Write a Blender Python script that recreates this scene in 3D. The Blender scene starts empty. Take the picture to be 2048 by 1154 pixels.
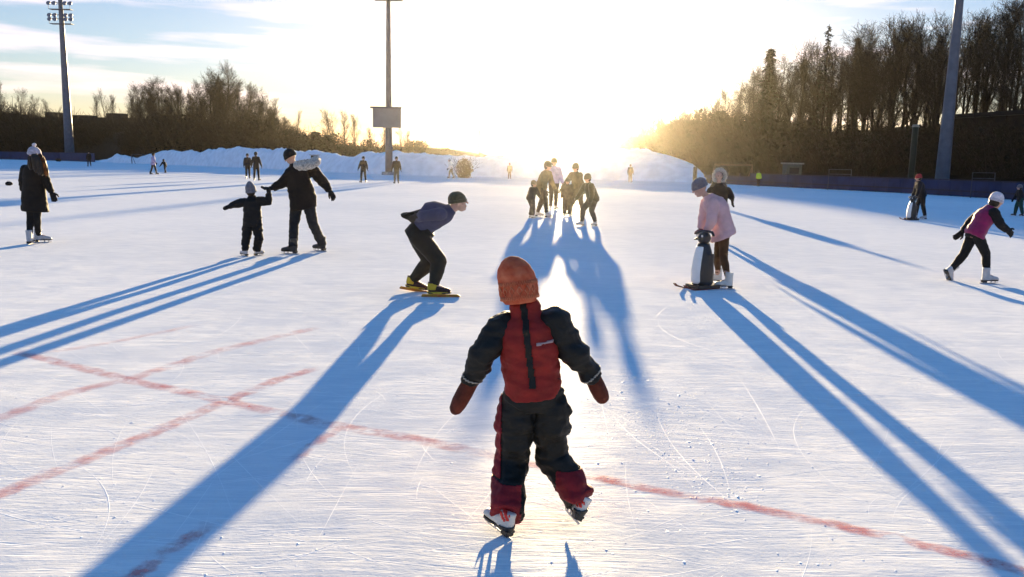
import bpy, bmesh, math, random
from mathutils import Vector, Matrix, noise, Quaternion
R = math.radians
sc = bpy.context.scene
# ------------------------------------------------------------ camera
CAMH = 1.58; FPX = 1650.0; PITCH = math.atan(254/FPX); ROLL = R(1.09)
cam = bpy.data.cameras.new('camera'); camo = bpy.data.objects.new('camera', cam); sc.collection.objects.link(camo)
cam.sensor_width = 36; cam.lens = 36*FPX/2048; cam.clip_end = 5000; cam.clip_start = .05
CM = Matrix.Translation((0,0,CAMH)) @ Matrix.Rotation(math.pi/2-PITCH, 4, 'X') @ Matrix.Rotation(ROLL, 4, 'Z')
camo.matrix_world = CM; sc.camera = camo
def ray(px, py):
    return (CM.to_3x3() @ Vector(((px-1024)/FPX, -(py-577)/FPX, -1))).normalized()
def G(px, py, z=0):
    d = ray(px, py); t = (z-CAMH)/d.z; return Vector((0,0,CAMH)) + d*t
def P(px, py, Y):
    d = ray(px, py); return Vector((0,0,CAMH)) + d*(Y/d.y)
# ------------------------------------------------------------ sky, sun, exposure
SUN_EL = R(4.8); sd = ray(1130, 325); SUN_AZ = math.atan2(sd.x, sd.y)
sc.view_settings.view_transform = 'Standard'; sc.view_settings.look = 'None'
sc.view_settings.exposure = 2.58; sc.view_settings.gamma = 1
w = bpy.data.worlds.new('World'); sc.world = w; w.use_nodes = True
nt = w.node_tree; bg = nt.nodes['Background']
sky = nt.nodes.new('ShaderNodeTexSky'); sky.sky_type = 'NISHITA'; sky.sun_disc = False
sky.sun_elevation = SUN_EL; sky.sun_rotation = SUN_AZ; sky.air_density = 1.0; sky.dust_density = .12; sky.ozone_density = 3.5
bg.inputs[1].default_value = .055
# thin cirrus streaks
tc = nt.nodes.new('ShaderNodeTexCoord'); mp = nt.nodes.new('ShaderNodeMapping'); mp.inputs['Scale'].default_value = (1.6, 1.6, 16)
mp.inputs['Rotation'].default_value = (0, R(-7), 0)
nz = nt.nodes.new('ShaderNodeTexNoise'); nz.inputs['Scale'].default_value = 2.6; nz.inputs['Detail'].default_value = 6
cr = nt.nodes.new('ShaderNodeValToRGB'); cr.color_ramp.elements[0].position = .46; cr.color_ramp.elements[1].position = .72
cr.color_ramp.elements[1].color = (.55,.55,.55,1)
mx = nt.nodes.new('ShaderNodeMixRGB'); mx.inputs[2].default_value = (7.5, 7.2, 7.2, 1)
L = nt.links.new
sx_ = nt.nodes.new('ShaderNodeSeparateXYZ'); zr = nt.nodes.new('ShaderNodeValToRGB'); zm = nt.nodes.new('ShaderNodeMixRGB'); zm.blend_type = 'MULTIPLY'; zm.inputs[0].default_value = 1
zr.color_ramp.elements[0].position = .20; zr.color_ramp.elements[0].color = (1,.74,.73,1); zr.color_ramp.elements[1].position = .50; zr.color_ramp.elements[1].color = (.155,.54,.91,1)
L(tc.outputs['Generated'], sx_.inputs[0]); L(sx_.outputs['Z'], zr.inputs[0]); L(zr.outputs[0], zm.inputs[2])
L(tc.outputs['Generated'], mp.inputs[0]); L(mp.outputs[0], nz.inputs['Vector']); L(nz.outputs['Fac'], cr.inputs[0])
L(cr.outputs[0], mx.inputs[0]); L(sky.outputs[0], mx.inputs[1]); L(mx.outputs[0], zm.inputs[1]); L(zm.outputs[0], bg.inputs[0])
sl = bpy.data.lights.new('sun', 'SUN'); sl.energy = 5; sl.angle = R(.6); sl.color = (1, .76, .42)
so = bpy.data.objects.new('sun', sl); sc.collection.objects.link(so)
sdir = Vector((math.sin(SUN_AZ)*math.cos(SUN_EL), math.cos(SUN_AZ)*math.cos(SUN_EL), math.sin(SUN_EL)))
so.rotation_euler = sdir.to_track_quat('Z', 'Y').to_euler(); so.location = (0, 0, 60)
# ------------------------------------------------------------ helpers
col = sc.collection
def tag(o, label=None, cat=None, group=None, kind=None):
    if label: o['label'] = label
    if cat: o['category'] = cat
    if group: o['group'] = group
    if kind: o['kind'] = kind
    return o
def empty(name, loc, rz=0):
    o = bpy.data.objects.new(name, None); col.objects.link(o); o.location = loc; o.rotation_euler = (0,0,rz); o.empty_display_size = .2
    return o
def copy_tree(o, parent=None):
    c = o.copy(); col.objects.link(c)
    if parent: c.parent = parent
    for ch in list(o.children): copy_tree(ch, c)
    return c
class MB:
    def __init__(s): s.v = []; s.f = []
    def loft(s, rings, n=14, cap=True):
        # rings: (center, u, v, ru, rv)
        b = len(s.v)
        for c, u, v, ru, rv in rings:
            for i in range(n):
                a = 2*math.pi*i/n; s.v.append(c + u*(math.cos(a)*ru) + v*(math.sin(a)*rv))
        for k in range(len(rings)-1):
            for i in range(n):
                j = (i+1) % n; s.f.append((b+k*n+i, b+k*n+j, b+(k+1)*n+j, b+(k+1)*n+i))
        if cap:
            s.f.append(tuple(b+i for i in range(n))[::-1]); s.f.append(tuple(b+(len(rings)-1)*n+i for i in range(n)))
        return s
    def cap(s, p0, p1, r0, r1=None, n=12, flat=(0,0)):
        r1 = r0 if r1 is None else r1; p0 = Vector(p0); p1 = Vector(p1)
        d = p1-p0
        if d.length < 1e-6: d = Vector((0,0,1e-4))
        d.normalize(); u = d.orthogonal().normalized(); v = d.cross(u); rg = []
        if flat[0]: rg.append((p0, u, v, r0, r0))
        else:
            for k in range(1, 5):
                a = math.pi/2*k/4; rg.append((p0-d*(r0*math.cos(a)), u, v, r0*math.sin(a), r0*math.sin(a)))
        if flat[1]: rg.append((p1, u, v, r1, r1))
        else:
            for k in range(4, 0, -1):
                a = math.pi/2*k/4; rg.append((p1+d*(r1*math.cos(a)), u, v, r1*math.sin(a), r1*math.sin(a)))
        return s.loft(rg, n)
    def ell(s, c, rx, ry, rz, fr=None, n=16):
        fr = fr or (Vector((1,0,0)), Vector((0,1,0)), Vector((0,0,1))); c = Vector(c); rg = []
        m = 9
        for k in range(m+1):
            a = math.pi*(k+.25)/(m+.5); rg.append((c-fr[2]*(rz*math.cos(a)), fr[0], fr[1], rx*math.sin(a), ry*math.sin(a)))
        return s.loft(rg, n)
    def box(s, c, sx, sy, sz, fr=None):
        fr = fr or (Vector((1,0,0)), Vector((0,1,0)), Vector((0,0,1))); c = Vector(c); b = len(s.v)
        for z in (-1,1):
            for x, y in ((-1,-1),(1,-1),(1,1),(-1,1)): s.v.append(c+fr[0]*(x*sx/2)+fr[1]*(y*sy/2)+fr[2]*(z*sz/2))
        s.f += [(b+3,b+2,b+1,b),(b+4,b+5,b+6,b+7)]+[(b+i,b+(i+1)%4,b+4+(i+1)%4,b+4+i) for i in range(4)]
        return s
    def prism(s, pts, off):   # closed polygon extruded by off (Vector)
        b = len(s.v); n = len(pts); off = Vector(off)
        s.v += [Vector(p) for p in pts]; s.v += [Vector(p)+off for p in pts]
        s.f += [tuple(b+i for i in range(n))[::-1], tuple(b+n+i for i in range(n))]
        s.f += [(b+i, b+(i+1)%n, b+n+(i+1)%n, b+n+i) for i in range(n)]
        return s
    def tube(s, pts, rad, n=6):
        pts = [Vector(p) for p in pts]; rg = []
        for i, p in enumerate(pts):
            d = (pts[min(i+1, len(pts)-1)]-pts[max(i-1, 0)]).normalized(); ref = Vector((0,0,1)) if abs(d.z) < .9 else Vector((1,0,0))
            u = d.cross(ref).normalized(); v = d.cross(u); r = rad[i] if isinstance(rad, (list, tuple)) else rad
            rg.append((p, u, v, r, r))
        return s.loft(rg, n)
    def mesh(s, name):
        m = bpy.data.meshes.new(name); m.from_pydata([tuple(v) for v in s.v], [], s.f); m.update(); return m
    def build(s, name, mat, parent=None, smooth=False, bevel=0, fix=True):
        m = s.mesh(name)
        if fix:
            bm = bmesh.new(); bm.from_mesh(m); bmesh.ops.recalc_face_normals(bm, faces=bm.faces); 
            if bevel: bmesh.ops.bevel(bm, geom=[e for e in bm.edges if e.calc_face_angle(0) > .5], offset=bevel, segments=2, affect='EDGES', profile=.7)
            bm.to_mesh(m); bm.free()
        m.materials.append(mat)
        if smooth:
            for p in m.polygons: p.use_smooth = True
        o = bpy.data.objects.new(name, m); col.objects.link(o)
        if parent: o.parent = parent
        return o
    def remesh(s, name, mat, parent, vox=.012, it=4, wr=0, fq=(9,9,20), seed=0):
        m = s.mesh('tmp'); bm = bmesh.new(); bm.from_mesh(m); bmesh.ops.recalc_face_normals(bm, faces=bm.faces); bm.to_mesh(m); bm.free()
        t = bpy.data.objects.new('tmp', m); col.objects.link(t)
        r = t.modifiers.new('r', 'REMESH'); r.mode = 'VOXEL'; r.voxel_size = vox
        if it: q = t.modifiers.new('s', 'SMOOTH'); q.factor = .5; q.iterations = it
        dg = bpy.context.evaluated_depsgraph_get(); dg.update()
        me = bpy.data.meshes.new_from_object(t.evaluated_get(dg)); bpy.data.objects.remove(t); bpy.data.meshes.remove(m)
        if wr:
            co = []
            for v in me.vertices:
                p = v.co; q = Vector((p.x*fq[0]+seed, p.y*fq[1], p.z*fq[2]))
                a = noise.noise(q)+.5*noise.noise(q*2.3); b = 1-abs(noise.noise(q*.7+Vector((5,3,1))))*2.2
                co.append(p + v.normal*(wr*(a*.8+b*.55)))
            for v, c in zip(me.vertices, co): v.co = c
        me.name = name; me.materials.clear(); me.materials.append(mat)
        for p in me.polygons: p.use_smooth = True
        me.update()
        o = bpy.data.objects.new(name, me); col.objects.link(o); o.parent = parent
        return o
# ------------------------------------------------------------ materials
MATS = {}
def mat(name, c, rough=.85, var=.25, sc_=12, bump=0, bscale=60, metal=0, spec=.3, c2=None, sheen=0, transl=0, coords='Object'):
    if name in MATS: return MATS[name]
    m = bpy.data.materials.new(name); m.use_nodes = True; t = m.node_tree; b = t.nodes['Principled BSDF']; MATS[name] = m
    c = tuple(c); c2 = tuple(c2) if c2 else tuple(min(1, x*(1+var)) for x in c); c1 = tuple(x*(1-var) for x in c)
    tcn = t.nodes.new('ShaderNodeTexCoord'); n = t.nodes.new('ShaderNodeTexNoise'); n.inputs['Scale'].default_value = sc_; n.inputs['Detail'].default_value = 5
    t.links.new(tcn.outputs[coords], n.inputs['Vector'])
    r = t.nodes.new('ShaderNodeValToRGB'); r.color_ramp.elements[0].color = c1+(1,); r.color_ramp.elements[1].color = c2+(1,)
    r.color_ramp.elements[0].position = .35; r.color_ramp.elements[1].position = .65
    t.links.new(n.outputs['Fac'], r.inputs[0]); t.links.new(r.outputs[0], b.inputs['Base Color'])
    b.inputs['Roughness'].default_value = rough; b.inputs['Metallic'].default_value = metal; b.inputs['Specular IOR Level'].default_value = spec
    if sheen: b.inputs['Sheen Weight'].default_value = sheen
    if bump:
        n2 = t.nodes.new('ShaderNodeTexNoise'); n2.inputs['Scale'].default_value = bscale; n2.inputs['Detail'].default_value = 4
        t.links.new(tcn.outputs[coords], n2.inputs['Vector'])
        bp = t.nodes.new('ShaderNodeBump'); bp.inputs['Strength'].default_value = .8; bp.inputs['Distance'].default_value = bump
        t.links.new(n2.outputs['Fac'], bp.inputs['Height']); t.links.new(bp.outputs[0], b.inputs['Normal'])
    if transl:
        out = t.nodes['Material Output']; tr = t.nodes.new('ShaderNodeBsdfTranslucent'); ms = t.nodes.new('ShaderNodeMixShader')
        ms.inputs[0].default_value = transl; t.links.new(r.outputs[0], tr.inputs[0]); t.links.new(b.outputs[0], ms.inputs[1]); t.links.new(tr.outputs[0], ms.inputs[2]); t.links.new(ms.outputs[0], out.inputs[0])
    return m
black = mat('black_cloth', (.005,.005,.0055), .8, .35, 9, .002, 90)
darkbrown = mat('dark_brown_cloth', (.010,.007,.0045), .85, .3, 8, .002, 80)
darknavy = mat('navy_cloth', (.006,.007,.013), .8, .3, 9, .002)
jeans = mat('dark_denim', (.010,.012,.015), .85, .3, 14, .002, 120)
skin = mat('skin', (.50,.30,.22), .55, .1, 20, .0006, 200, spec=.4)
redcloth = mat('red_snowsuit', (.23,.012,.008), .7, .18, 10, .002, 90)
redtrim = mat('crimson_cloth', (.17,.006,.012), .7, .2, 10, .002, 90)
suitblack = mat('black_snowsuit', (.006,.006,.0045), .62, .35, 9, .002, 120)
mitt = mat('rust_mitten_cloth', (.11,.022,.010), .85, .3, 20, .003, 120)
hatorange = mat('coral_knit', (.55,.085,.034), .95, .1, 18, .003, 70, c2=(.64,.18,.09), spec=.1, transl=.15)
whiteboot = mat('white_boot_leather', (.62,.60,.55), .5, .1, 14, .001, 80, spec=.5)
greyboot = mat('pale_grey_boot_leather', (.42,.42,.44), .5, .15, 14, .001, 80)
blackboot = mat('black_boot_plastic', (.012,.012,.012), .4, .3, 14, spec=.5)
steel = mat('blade_steel', (.50,.50,.52), .28, .1, 30, metal=1)
redprint = mat('red_print', (.6,.04,.03), .6, .1)
greyprint = mat('grey_print', (.35,.25,.25), .6, .1)
brownhair = mat('auburn_hair', (.035,.014,.006), .6, .3, 9, .004, 60, c2=(.30,.11,.02), transl=.3)
darkhair = mat('dark_hair', (.02,.013,.008), .5, .4, 40, .003, 140)
greyhat = mat('grey_knit', (.12,.12,.14), .9, .25, 30, .004, 90, sheen=.3)
palehat = mat('pale_knit', (.42,.40,.46), .9, .25, 26, .004, 90, sheen=.3)
olivehat = mat('olive_knit', (.09,.075,.035), .9, .2, 30, .003, 90, sheen=.3)
furm = mat('pale_fur', (.48,.44,.38), .95, .4, 40, .012, 90, sheen=.6, transl=.15)
blueshirt = mat('slate_blue_jersey', (.050,.058,.105), .75, .15, 8, .001, 80)
olivepants = mat('olive_black_tights', (.014,.012,.006), .7, .25, 8, .001)
yellow = mat('yellow_boot', (.50,.36,.02), .5, .15, 12)
yellowblade = mat('yellow_blade_frame', (.48,.33,.03), .45, .3, 20, c2=(.35,.10,.02))
pink = mat('pale_pink_cloth', (.60,.38,.39), .75, .1, 9, .002, 80, transl=.08)
browntights = mat('brown_tights', (.075,.036,.014), .8, .2, 10, .001)
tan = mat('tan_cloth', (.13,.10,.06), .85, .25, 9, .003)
magenta = mat('magenta_vest_cloth', (.22,.004,.07), .7, .15, 9, .002, sheen=.3)
whitehat = mat('white_knit', (.60,.60,.64), .9, .2, 24, .004, sheen=.3, c2=(.75,.66,.7))
redhat = mat('red_knit', (.35,.03,.04), .9, .2, 24, .004)
purple = mat('purple_cloth', (.08,.04,.20), .8, .2, 9)
lilac = mat('lilac_cloth', (.38,.32,.48), .8, .2, 9)
hivis = mat('yellow_safety_vest_cloth', (.60,.75,.03), .6, .1, 9)
greencloth = mat('green_cloth', (.01,.05,.035), .8, .2, 9)
white = mat('white_plastic', (.72,.72,.70), .4, .05, 10, spec=.5)
blackplastic = mat('black_plastic', (.012,.012,.013), .35, .2, 10, spec=.5)
redplastic = mat('rust_plastic', (.14,.035,.02), .5, .3, 10)
eyem = mat('eye_dark', (.01,.008,.006), .2, .1)
# ------------------------------------------------------------ people
def frame(fwd, up):
    up = up.normalized(); f = (fwd-up*fwd.dot(up)).normalized(); r = f.cross(up).normalized(); return (r, f, up)
def hand(mb, w, tip, side, palmn, s, mit=False):
    d = (tip-w); Ln = d.length or .1*s; d.normalize(); side = (side-d*side.dot(d)).normalized(); n = d.cross(side)
    fr = (side, n, d)
    if mit:
        mb.loft([(w-d*.03*s, side, n, .050*s, .046*s), (w+d*.01, side, n, .046*s, .042*s), (w+d*Ln*.35, side, n, .062*s, .044*s), (w+d*Ln*.7, side, n, .064*s, .042*s), (w+d*Ln*.92, side, n, .050*s, .034*s), (w+d*Ln*1.03, side, n, .022*s, .018*s)], 14)
        mb.cap(w+d*Ln*.25+side*.035*s, w+d*Ln*.62+side*.075*s, .026*s, .020*s)
        return
    mb.ell(w+d*.045*s, .044*s, .020*s, .058*s, fr)
    mb.cap(w-d*.03*s, w+d*.03*s, .034*s, .034*s)
    for i, (o, l) in enumerate(((-.030, .060), (-.010, .074), (.011, .078), (.031, .066))):
        a = w+d*.085*s+side*o*s; b = a+d*(l*.5*s)+n*(-.010*s*(1+.3*i))+side*o*.2*s; c = b+d*(l*.4*s)-n*(.022*s)
        mb.cap(a-d*.03*s, b, .0125*s, .0115*s, 8); mb.cap(b, c, .0115*s, .010*s, 8)
    a = w+d*.03*s+side*.035*s; b = a+d*.035*s+side*.030*s; mb.cap(a, b, .015*s, .014*s, 8); mb.cap(b, b+d*.03*s+side*.006*s-n*.01*s, .013*s, .011*s, 8)
def skate(root, ank, yaw, s, kind, bmat, up=None, fwd=None, s2=None):
    """ank = ankle joint, .125*s above blade bottom along up"""
    up = up or Vector((0,0,1)); fwd = fwd or Vector((math.sin(yaw), math.cos(yaw), 0)); r, f, u = frame(fwd, up)
    mb = MB(); base = ank-u*(.078*s)     # sole plane
    tp = s2 or (.05 if kind == 'long' else .115)
    mb.loft([(ank+u*tp*s-f*.012*s, r, f, .050*s, .058*s), (ank+u*tp*.45*s-f*.012*s, r, f, .045*s, .055*s), (ank+u*.0*s-f*.006*s, r, f, .043*s, .062*s),
             (ank-u*.04*s, r, f, .040*s, .068*s), (base+u*.004*s, r, f, .038*s, .070*s)], 14)
    cs = [(-.055,.034,.052),(.0,.037,.055),(.05,.040,.046),(.10,.044,.036),(.145,.043,.031),(.18,.036,.026),(.198,.020,.017)]
    mb.loft([(base+f*(y*s)+u*(h*s*.95), r, u, w_*s, h*s) for y, w_, h in cs], 14)
    o = mb.remesh('skate', bmat, root, max(.007*s, .006), 2)
    # sole and heel
    mb = MB()
    mb.prism([base+r*(x*s)+f*(y*s)+u*.006*s for x, y in ((-.034,-.066),(-.036,0),(-.030,.05),(-.043,.11),(-.038,.17),(0,.206),(.038,.17),(.043,.11),(.030,.05),(.036,0),(.034,-.066))], -u*(.014*s))
    if kind != 'long': mb.box(base-f*.032*s-u*.018*s, .058*s, .062*s, .026*s, (r, f, u))
    mb.build('sole', blackboot, o, bevel=.002)
    mb = MB(); t = .005
    if kind == 'long':
        MB().loft([(ank+u*z*s-f*.010*s, r, f, a*s, b*s) for z, a, b in ((-.045,.046,.066),(-.01,.048,.064),(.02,.049,.062),(.042,.046,.058))], 14).remesh('ankle_cover', yellow, o, .007, 1)
        MB().loft([(base+u*z*s+f*.06*s, r, f, a*s, b*s) for z, a, b in ((-.012,.040,.135),(.012,.046,.142))], 16).build('sole_rim', yellow, o, True)
        bb = base-u*(.052*s)
        mb.prism([bb-r*t+f*(y*s)+u*(z*s) for y, z in ((-.14,.0),(.30,.0),(.315,.014),(.29,.034),(-.13,.034),(-.145,.010))], r*(2*t))
        for y in (-.03, .10): mb.box(base+f*(y*s)-u*.020*s, .022*s, .06*s, .034*s, (r, f, u))
        mb.build('blade', yellowblade, o, bevel=.001)
    else:
        bb = base-u*(.047*s)
        mb.prism([bb-r*t/2+f*(y*s)+u*(z*s) for y, z in ((-.105,.008),(-.095,.0),(.15,.0),(.185,.006),(.20,.022),(.185,.016),(.16,.013),(-.10,.013))], r*t)
        for y, wd in ((-.035,.018),(.085,.016),(.15,.014)): 
            mb.prism([base-r*t*.6+f*((y+a)*s)+u*(z*s) for a, z in ((-wd,-.006),(wd,-.006),(wd*.5,-.036),(-wd*.5,-.036))], r*(t*1.2))
        mb.build('blade', steel, o)
    return o
def head_mesh(mb, c, fr, s):
    r, f, u = fr
    mb.ell(c+u*.02*s-f*.008*s, .074*s, .094*s, .098*s, fr); mb.ell(c-u*.045*s+f*.028*s, .054*s, .058*s, .066*s, fr)
    mb.ell(c+u*.035*s+f*.072*s, .050*s, .018*s, .012*s, fr)             # brow
    mb.cap(c+u*.018*s+f*.085*s, c-u*.018*s+f*.108*s, .009*s, .014*s)     # nose
    mb.ell(c-u*.048*s+f*.086*s, .022*s, .009*s, .006*s, fr); mb.ell(c-u*.060*s+f*.083*s, .018*s, .009*s, .007*s, fr)
    mb.ell(c-u*.088*s+f*.062*s, .020*s, .018*s, .016*s, fr)              # chin
    for k in (-1, 1):
        mb.ell(c+r*k*.040*s-u*.012*s+f*.066*s, .022*s, .020*s, .020*s, fr)
        mb.ell(c+r*k*.076*s-u*.004*s-f*.004*s, .009*s, .018*s, .030*s, fr)
def person(name_label, base, J, s, yaw, cfg, group=None):
    """J local joints (Vectors). 'l'/'r' = image left / right of the skater. yaw: 0 faces away from camera, 90 faces +x"""
    root = empty('person', base); tag(root, name_label, 'person', group)
    fw = Vector((math.sin(R(yaw)), math.cos(R(yaw)), 0)); fine = cfg.get('fine', 1.0)
    hs = cfg.get('hs', s)                                         # head scale
    hup = cfg.get('hup') or (J['head']-J['neck']); hf = cfg.get('hf'); hfw = fw if hf is None else Vector(hf)
    hfr = frame(hfw, hup); hr, hff, hu = hfr; H = J['head']
    spine = (J['neck']-J['pel']).normalized(); lat = (J['sr']-J['sl']); lat = (lat-spine*lat.dot(spine)).normalized(); dep = lat.cross(spine)
    sh_w = (J['sr']-J['sl']).length/2
    # body: one continuous skin surface
    mb = MB(); head_mesh(mb, H, hfr, hs); mb.cap(J['neck']-spine*.03*s, H-hu*.03*hs, .050*s, .050*s)
    def torso(mb, k, hem=None, waist=.125, hipw=.15, shw=None, dp=1.0, flare=0, low=None, top=True, hemdir=None):
        pel, nk = J['pel'], J['neck']; L_ = (nk-pel).length; shw = shw or sh_w
        curve = cfg.get('curve', 0)*s; bk = -dep if dep.dot(fw) > 0 else dep
        rg = []
        hd = hemdir or Vector((0,0,-1)); 
        if hem: 
            rg.append((pel+hd*hem, lat, dep, (hipw+flare)*s+k, ((.118+flare*.8)*dp)*s+k)); rg.append((pel+hd*hem*.5, lat, dep, (hipw+flare*.6)*s+k, ((.118+flare*.5)*dp)*s+k))
        elif cfg.get('jstart') and k > 0: pass
        else: rg.append((pel-spine*.10*s, lat, dep, hipw*.82*s+k, .095*dp*s+k))
        if cfg.get('jstart') and k > 0: rg.append((pel+spine*L_*.12, lat, dep, waist*s+k, .112*dp*s+k))
        else: rg.append((pel, lat, dep, hipw*s+k, .115*dp*s+k))
        rg.append((pel+spine*L_*.35+bk*curve*.8, lat, dep, waist*s+k, .100*dp*s+k))
        rg.append((pel+spine*L_*.62+bk*curve, lat, dep, .148*s+k, .118*dp*s+k))
        rg.append((pel+spine*L_*.83+bk*curve*.6, lat, dep, shw*.92+k*.6, .105*dp*s+k))
        if top:
            rg.append((pel+spine*L_*.95+bk*curve*.2, lat, dep, shw*.62+k*.4, .078*dp*s+k*.6)); rg.append((nk+spine*.02*s, lat, dep, .062*s+k*.4, .062*s+k*.4))
        mb.loft(rg, 20)
    torso(mb, 0)
    for q in 'lr':
        sh, el, wr, ha = J['s'+q], J['e'+q], J['w'+q], J['h'+q]
        mb.cap(sh, el, .052*s, .040*s); mb.cap(el, wr, .040*s, .028*s); mb.ell(wr.lerp(ha,.3), .020*s, .020*s, .045*s, frame(Vector((.1,.9,.1)), ha-wr))
        hp, kn, an = J['p'+q], J['k'+q], J['a'+q]
        mb.cap(hp, kn, .078*s, .054*s); mb.cap(kn, kn.lerp(an,.35), .052*s, .054*s); mb.cap(kn.lerp(an,.35), an, .054*s, .036*s); mb.cap(an, an+cfg['f'+q]*.1*s-Vector((0,0,.03*s)), .034*s, .028*s)
    mb.remesh('body', skin, root, .010*s/fine, 2)
    if cfg.get('eyes', True):
        for k in (-1, 1): MB().ell(H+hr*k*.030*hs+hu*.014*hs+hff*.082*hs, .012*hs, .008*hs, .007*hs, hfr, 10).build('eye', eyem, root, True)
    vx = .013*s/fine
    # trousers
    tk = cfg.get('tk', .012); tm = cfg['tm']; mb = MB()
    hem0 = J['pel']
    tt = .15 if cfg.get('jstart') else .14
    mb.loft([(hem0+spine*tt*s, lat, dep, .128*s+tk, .100*s+tk), (hem0, lat, dep, .148*s+tk, .118*s+tk), (hem0-spine*.10*s, lat, dep, .120*s+tk, .095*s+tk)], 18)
    for q in 'lr':
        hp, kn, an = J['p'+q], J['k'+q], J['a'+q]; cuff = cfg.get('cuff', .040)*s; e = an.lerp(kn, cfg.get('cufft', .03))
        mb.cap(hp, kn, .084*s+tk, .060*s+tk); mb.cap(kn, kn.lerp(an,.35), .057*s+tk, .056*s+tk); mb.cap(kn.lerp(an,.35), e, .056*s+tk, cuff+tk*.8, flat=(0,1))
        if cfg.get('cut'): cfg['cut'](mb, q)
    mb.remesh('trousers', tm, root, vx, cfg.get('sm', 2), cfg.get('wrt', .006)*s, seed=3)
    # jacket
    jk = cfg.get('jk', .02); mb = MB(); sm_ = cfg.get('sleeve')
    torso(mb, jk, cfg.get('hem'), cfg.get('waist', .128), cfg.get('hipw', .155), dp=cfg.get('dp', 1.05), flare=cfg.get('flare', 0), hemdir=cfg.get('hemdir'))
    sm = MB() if sm_ else mb; ar = cfg.get('ar', 1.0)
    for q in 'lr':
        sh, el, wr = J['s'+q], J['e'+q], J['w'+q]
        sm.cap(sh, el, (.056*s+jk)*ar, (.046*s+jk*.8)*ar); sm.cap(el, wr, (.046*s+jk*.8)*ar, (.036*s+jk*.5)*ar, flat=(0,1))
        if sm_: sm.cap(sh+lat*(.05*s if q == 'l' else -.05*s), sh, .05*s, .055*s+jk)
    if cfg.get('collar', 1): mb.loft([(J['neck']-spine*.04*s, lat, dep, .085*s+jk*.5, .080*s+jk*.5), (J['neck']+spine*.045*s, lat, dep, .062*s+jk*.4, .062*s+jk*.4)], 16)
    if cfg.get('extra'): cfg['extra'](mb, J, spine, lat, dep)
    jo = mb.remesh('vest' if sm_ else 'jacket', cfg['jm'], root, vx, cfg.get('sm', 2), cfg.get('wrj', .007)*s, seed=9)
    if sm_: sm.remesh('sleeves', sm_, root, vx, 2, cfg.get('wrs', .008)*s, seed=4)
    # gloves
    for q in 'lr':
        g = MB(); side = cfg.get('side'+q) or (fw if (J['h'+q]-J['w'+q]).normalized().dot(fw) < .8 else Vector((0,0,1)))
        hand(g, J['w'+q], J['h'+q], side, None, s*cfg.get('hsz', 1.12), cfg.get('mit'))
        if cfg.get('gaunt'): g.cap(J['e'+q].lerp(J['w'+q], .15), J['w'+q], .056*s, .050*s)
        g.remesh('mitten' if cfg.get('mit') else 'glove', cfg.get('gm', black), root, .006*s if not cfg.get('mit') else .007*s, 1)
    # skates
    for q in 'lr':
        skate(root, J['a'+q], 0, s*cfg.get('ss', 1.05), cfg.get('kind', 'fig'), cfg.get('bm', whiteboot), up=cfg.get('u'+q), fwd=cfg['f'+q], s2=cfg.get('shaft'))
    if cfg.get('hair', darkhair if cfg.get('hat') and s < 1.3 and 'hf' not in cfg else None): MB().ell(H-hff*.032*hs-hu*.022*hs, .079*hs, .078*hs, .088*hs, hfr).remesh('hair', cfg.get('hair', darkhair), root, .012*hs, 1, .004*hs, (40,40,15))
    # hat
    hm = cfg.get('hat')
    if hm:
        g = MB(); k = .012*hs; lo = cfg.get('hatlo', -.01)
        pr = [(lo, 1.0), (lo+.03, 1.03), (.07, .96), (.10, .78), (.122, .52), (.134, .24)]
        if cfg.get('peak'): pr[-2:] = [(.13, .55), (.155, .32), (.168, .14)]
        tilt = hu*1.0-hff*.18
        g.loft([(H+hu*(a*hs)-hff*((.008+.10*max(0, a))*hs), hr, hff, (.080*b)*hs+k*.8, (.100*b)*hs+k*.8) for a, b in pr], 20)
        ho = g.remesh('hat', hm, root, .009*hs/fine, 2, .002*hs, (30,30,30))
        b = MB(); n0 = H+hu*((lo+.008)*hs)-hff*.01*hs
        b.loft([(n0-hu*.012*hs, hr, hff, .080*hs+k*1.15, .101*hs+k*1.15), (n0+hu*.028*hs, hr, hff, .082*hs+k*1.3, .103*hs+k*1.3)], 20).remesh('hat_brim', cfg.get('brim', hm), ho, .008*hs, 2)
        if cfg.get('pom'): MB().ell(H+hu*.165*hs-hff*.03*hs, .034*hs, .034*hs, .032*hs).remesh('pompom', cfg['pom'], ho, .007*hs, 1, .008*hs, (60,60,60))
    return root, hfr
def near(label, Y, J, feet, s, yaw, cfg):
    """J: name -> (px,py,dy) in photo pixels; feet: q -> (px,py,yaw) blade middle on the ice, or (px,py,yaw,Y) free"""
    W = {}; ys = []
    cfg = dict(cfg)
    for q in 'lr':
        ft = feet[q]; yw = R(ft[2]); cfg.setdefault('f'+q, Vector((math.sin(yw), math.cos(yw), 0)))
        ss = s*cfg.get('ss', 1.05); up = cfg.get('u'+q) or Vector((0,0,1)); up = frame(cfg['f'+q], up)[2]
        c = G(ft[0], ft[1]) if len(ft) == 3 else P(ft[0], ft[1], ft[3]); fo = cfg['f'+q]
        h = .125 if cfg.get('kind') != 'long' else .13
        W['a'+q] = c+up*(h*ss)-fo*(.045*ss)
    Y = Y or (W['al'].y+W['ar'].y)/2
    for k, v in J.items(): W[k] = P(v[0], v[1], Y+(v[2] if len(v) > 2 else 0))
    b = Vector((W['pel'].x, W['pel'].y, 0)); L_ = {k: v-b for k, v in W.items()}
    return person(label, b, L_, s, yaw, cfg)
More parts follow.
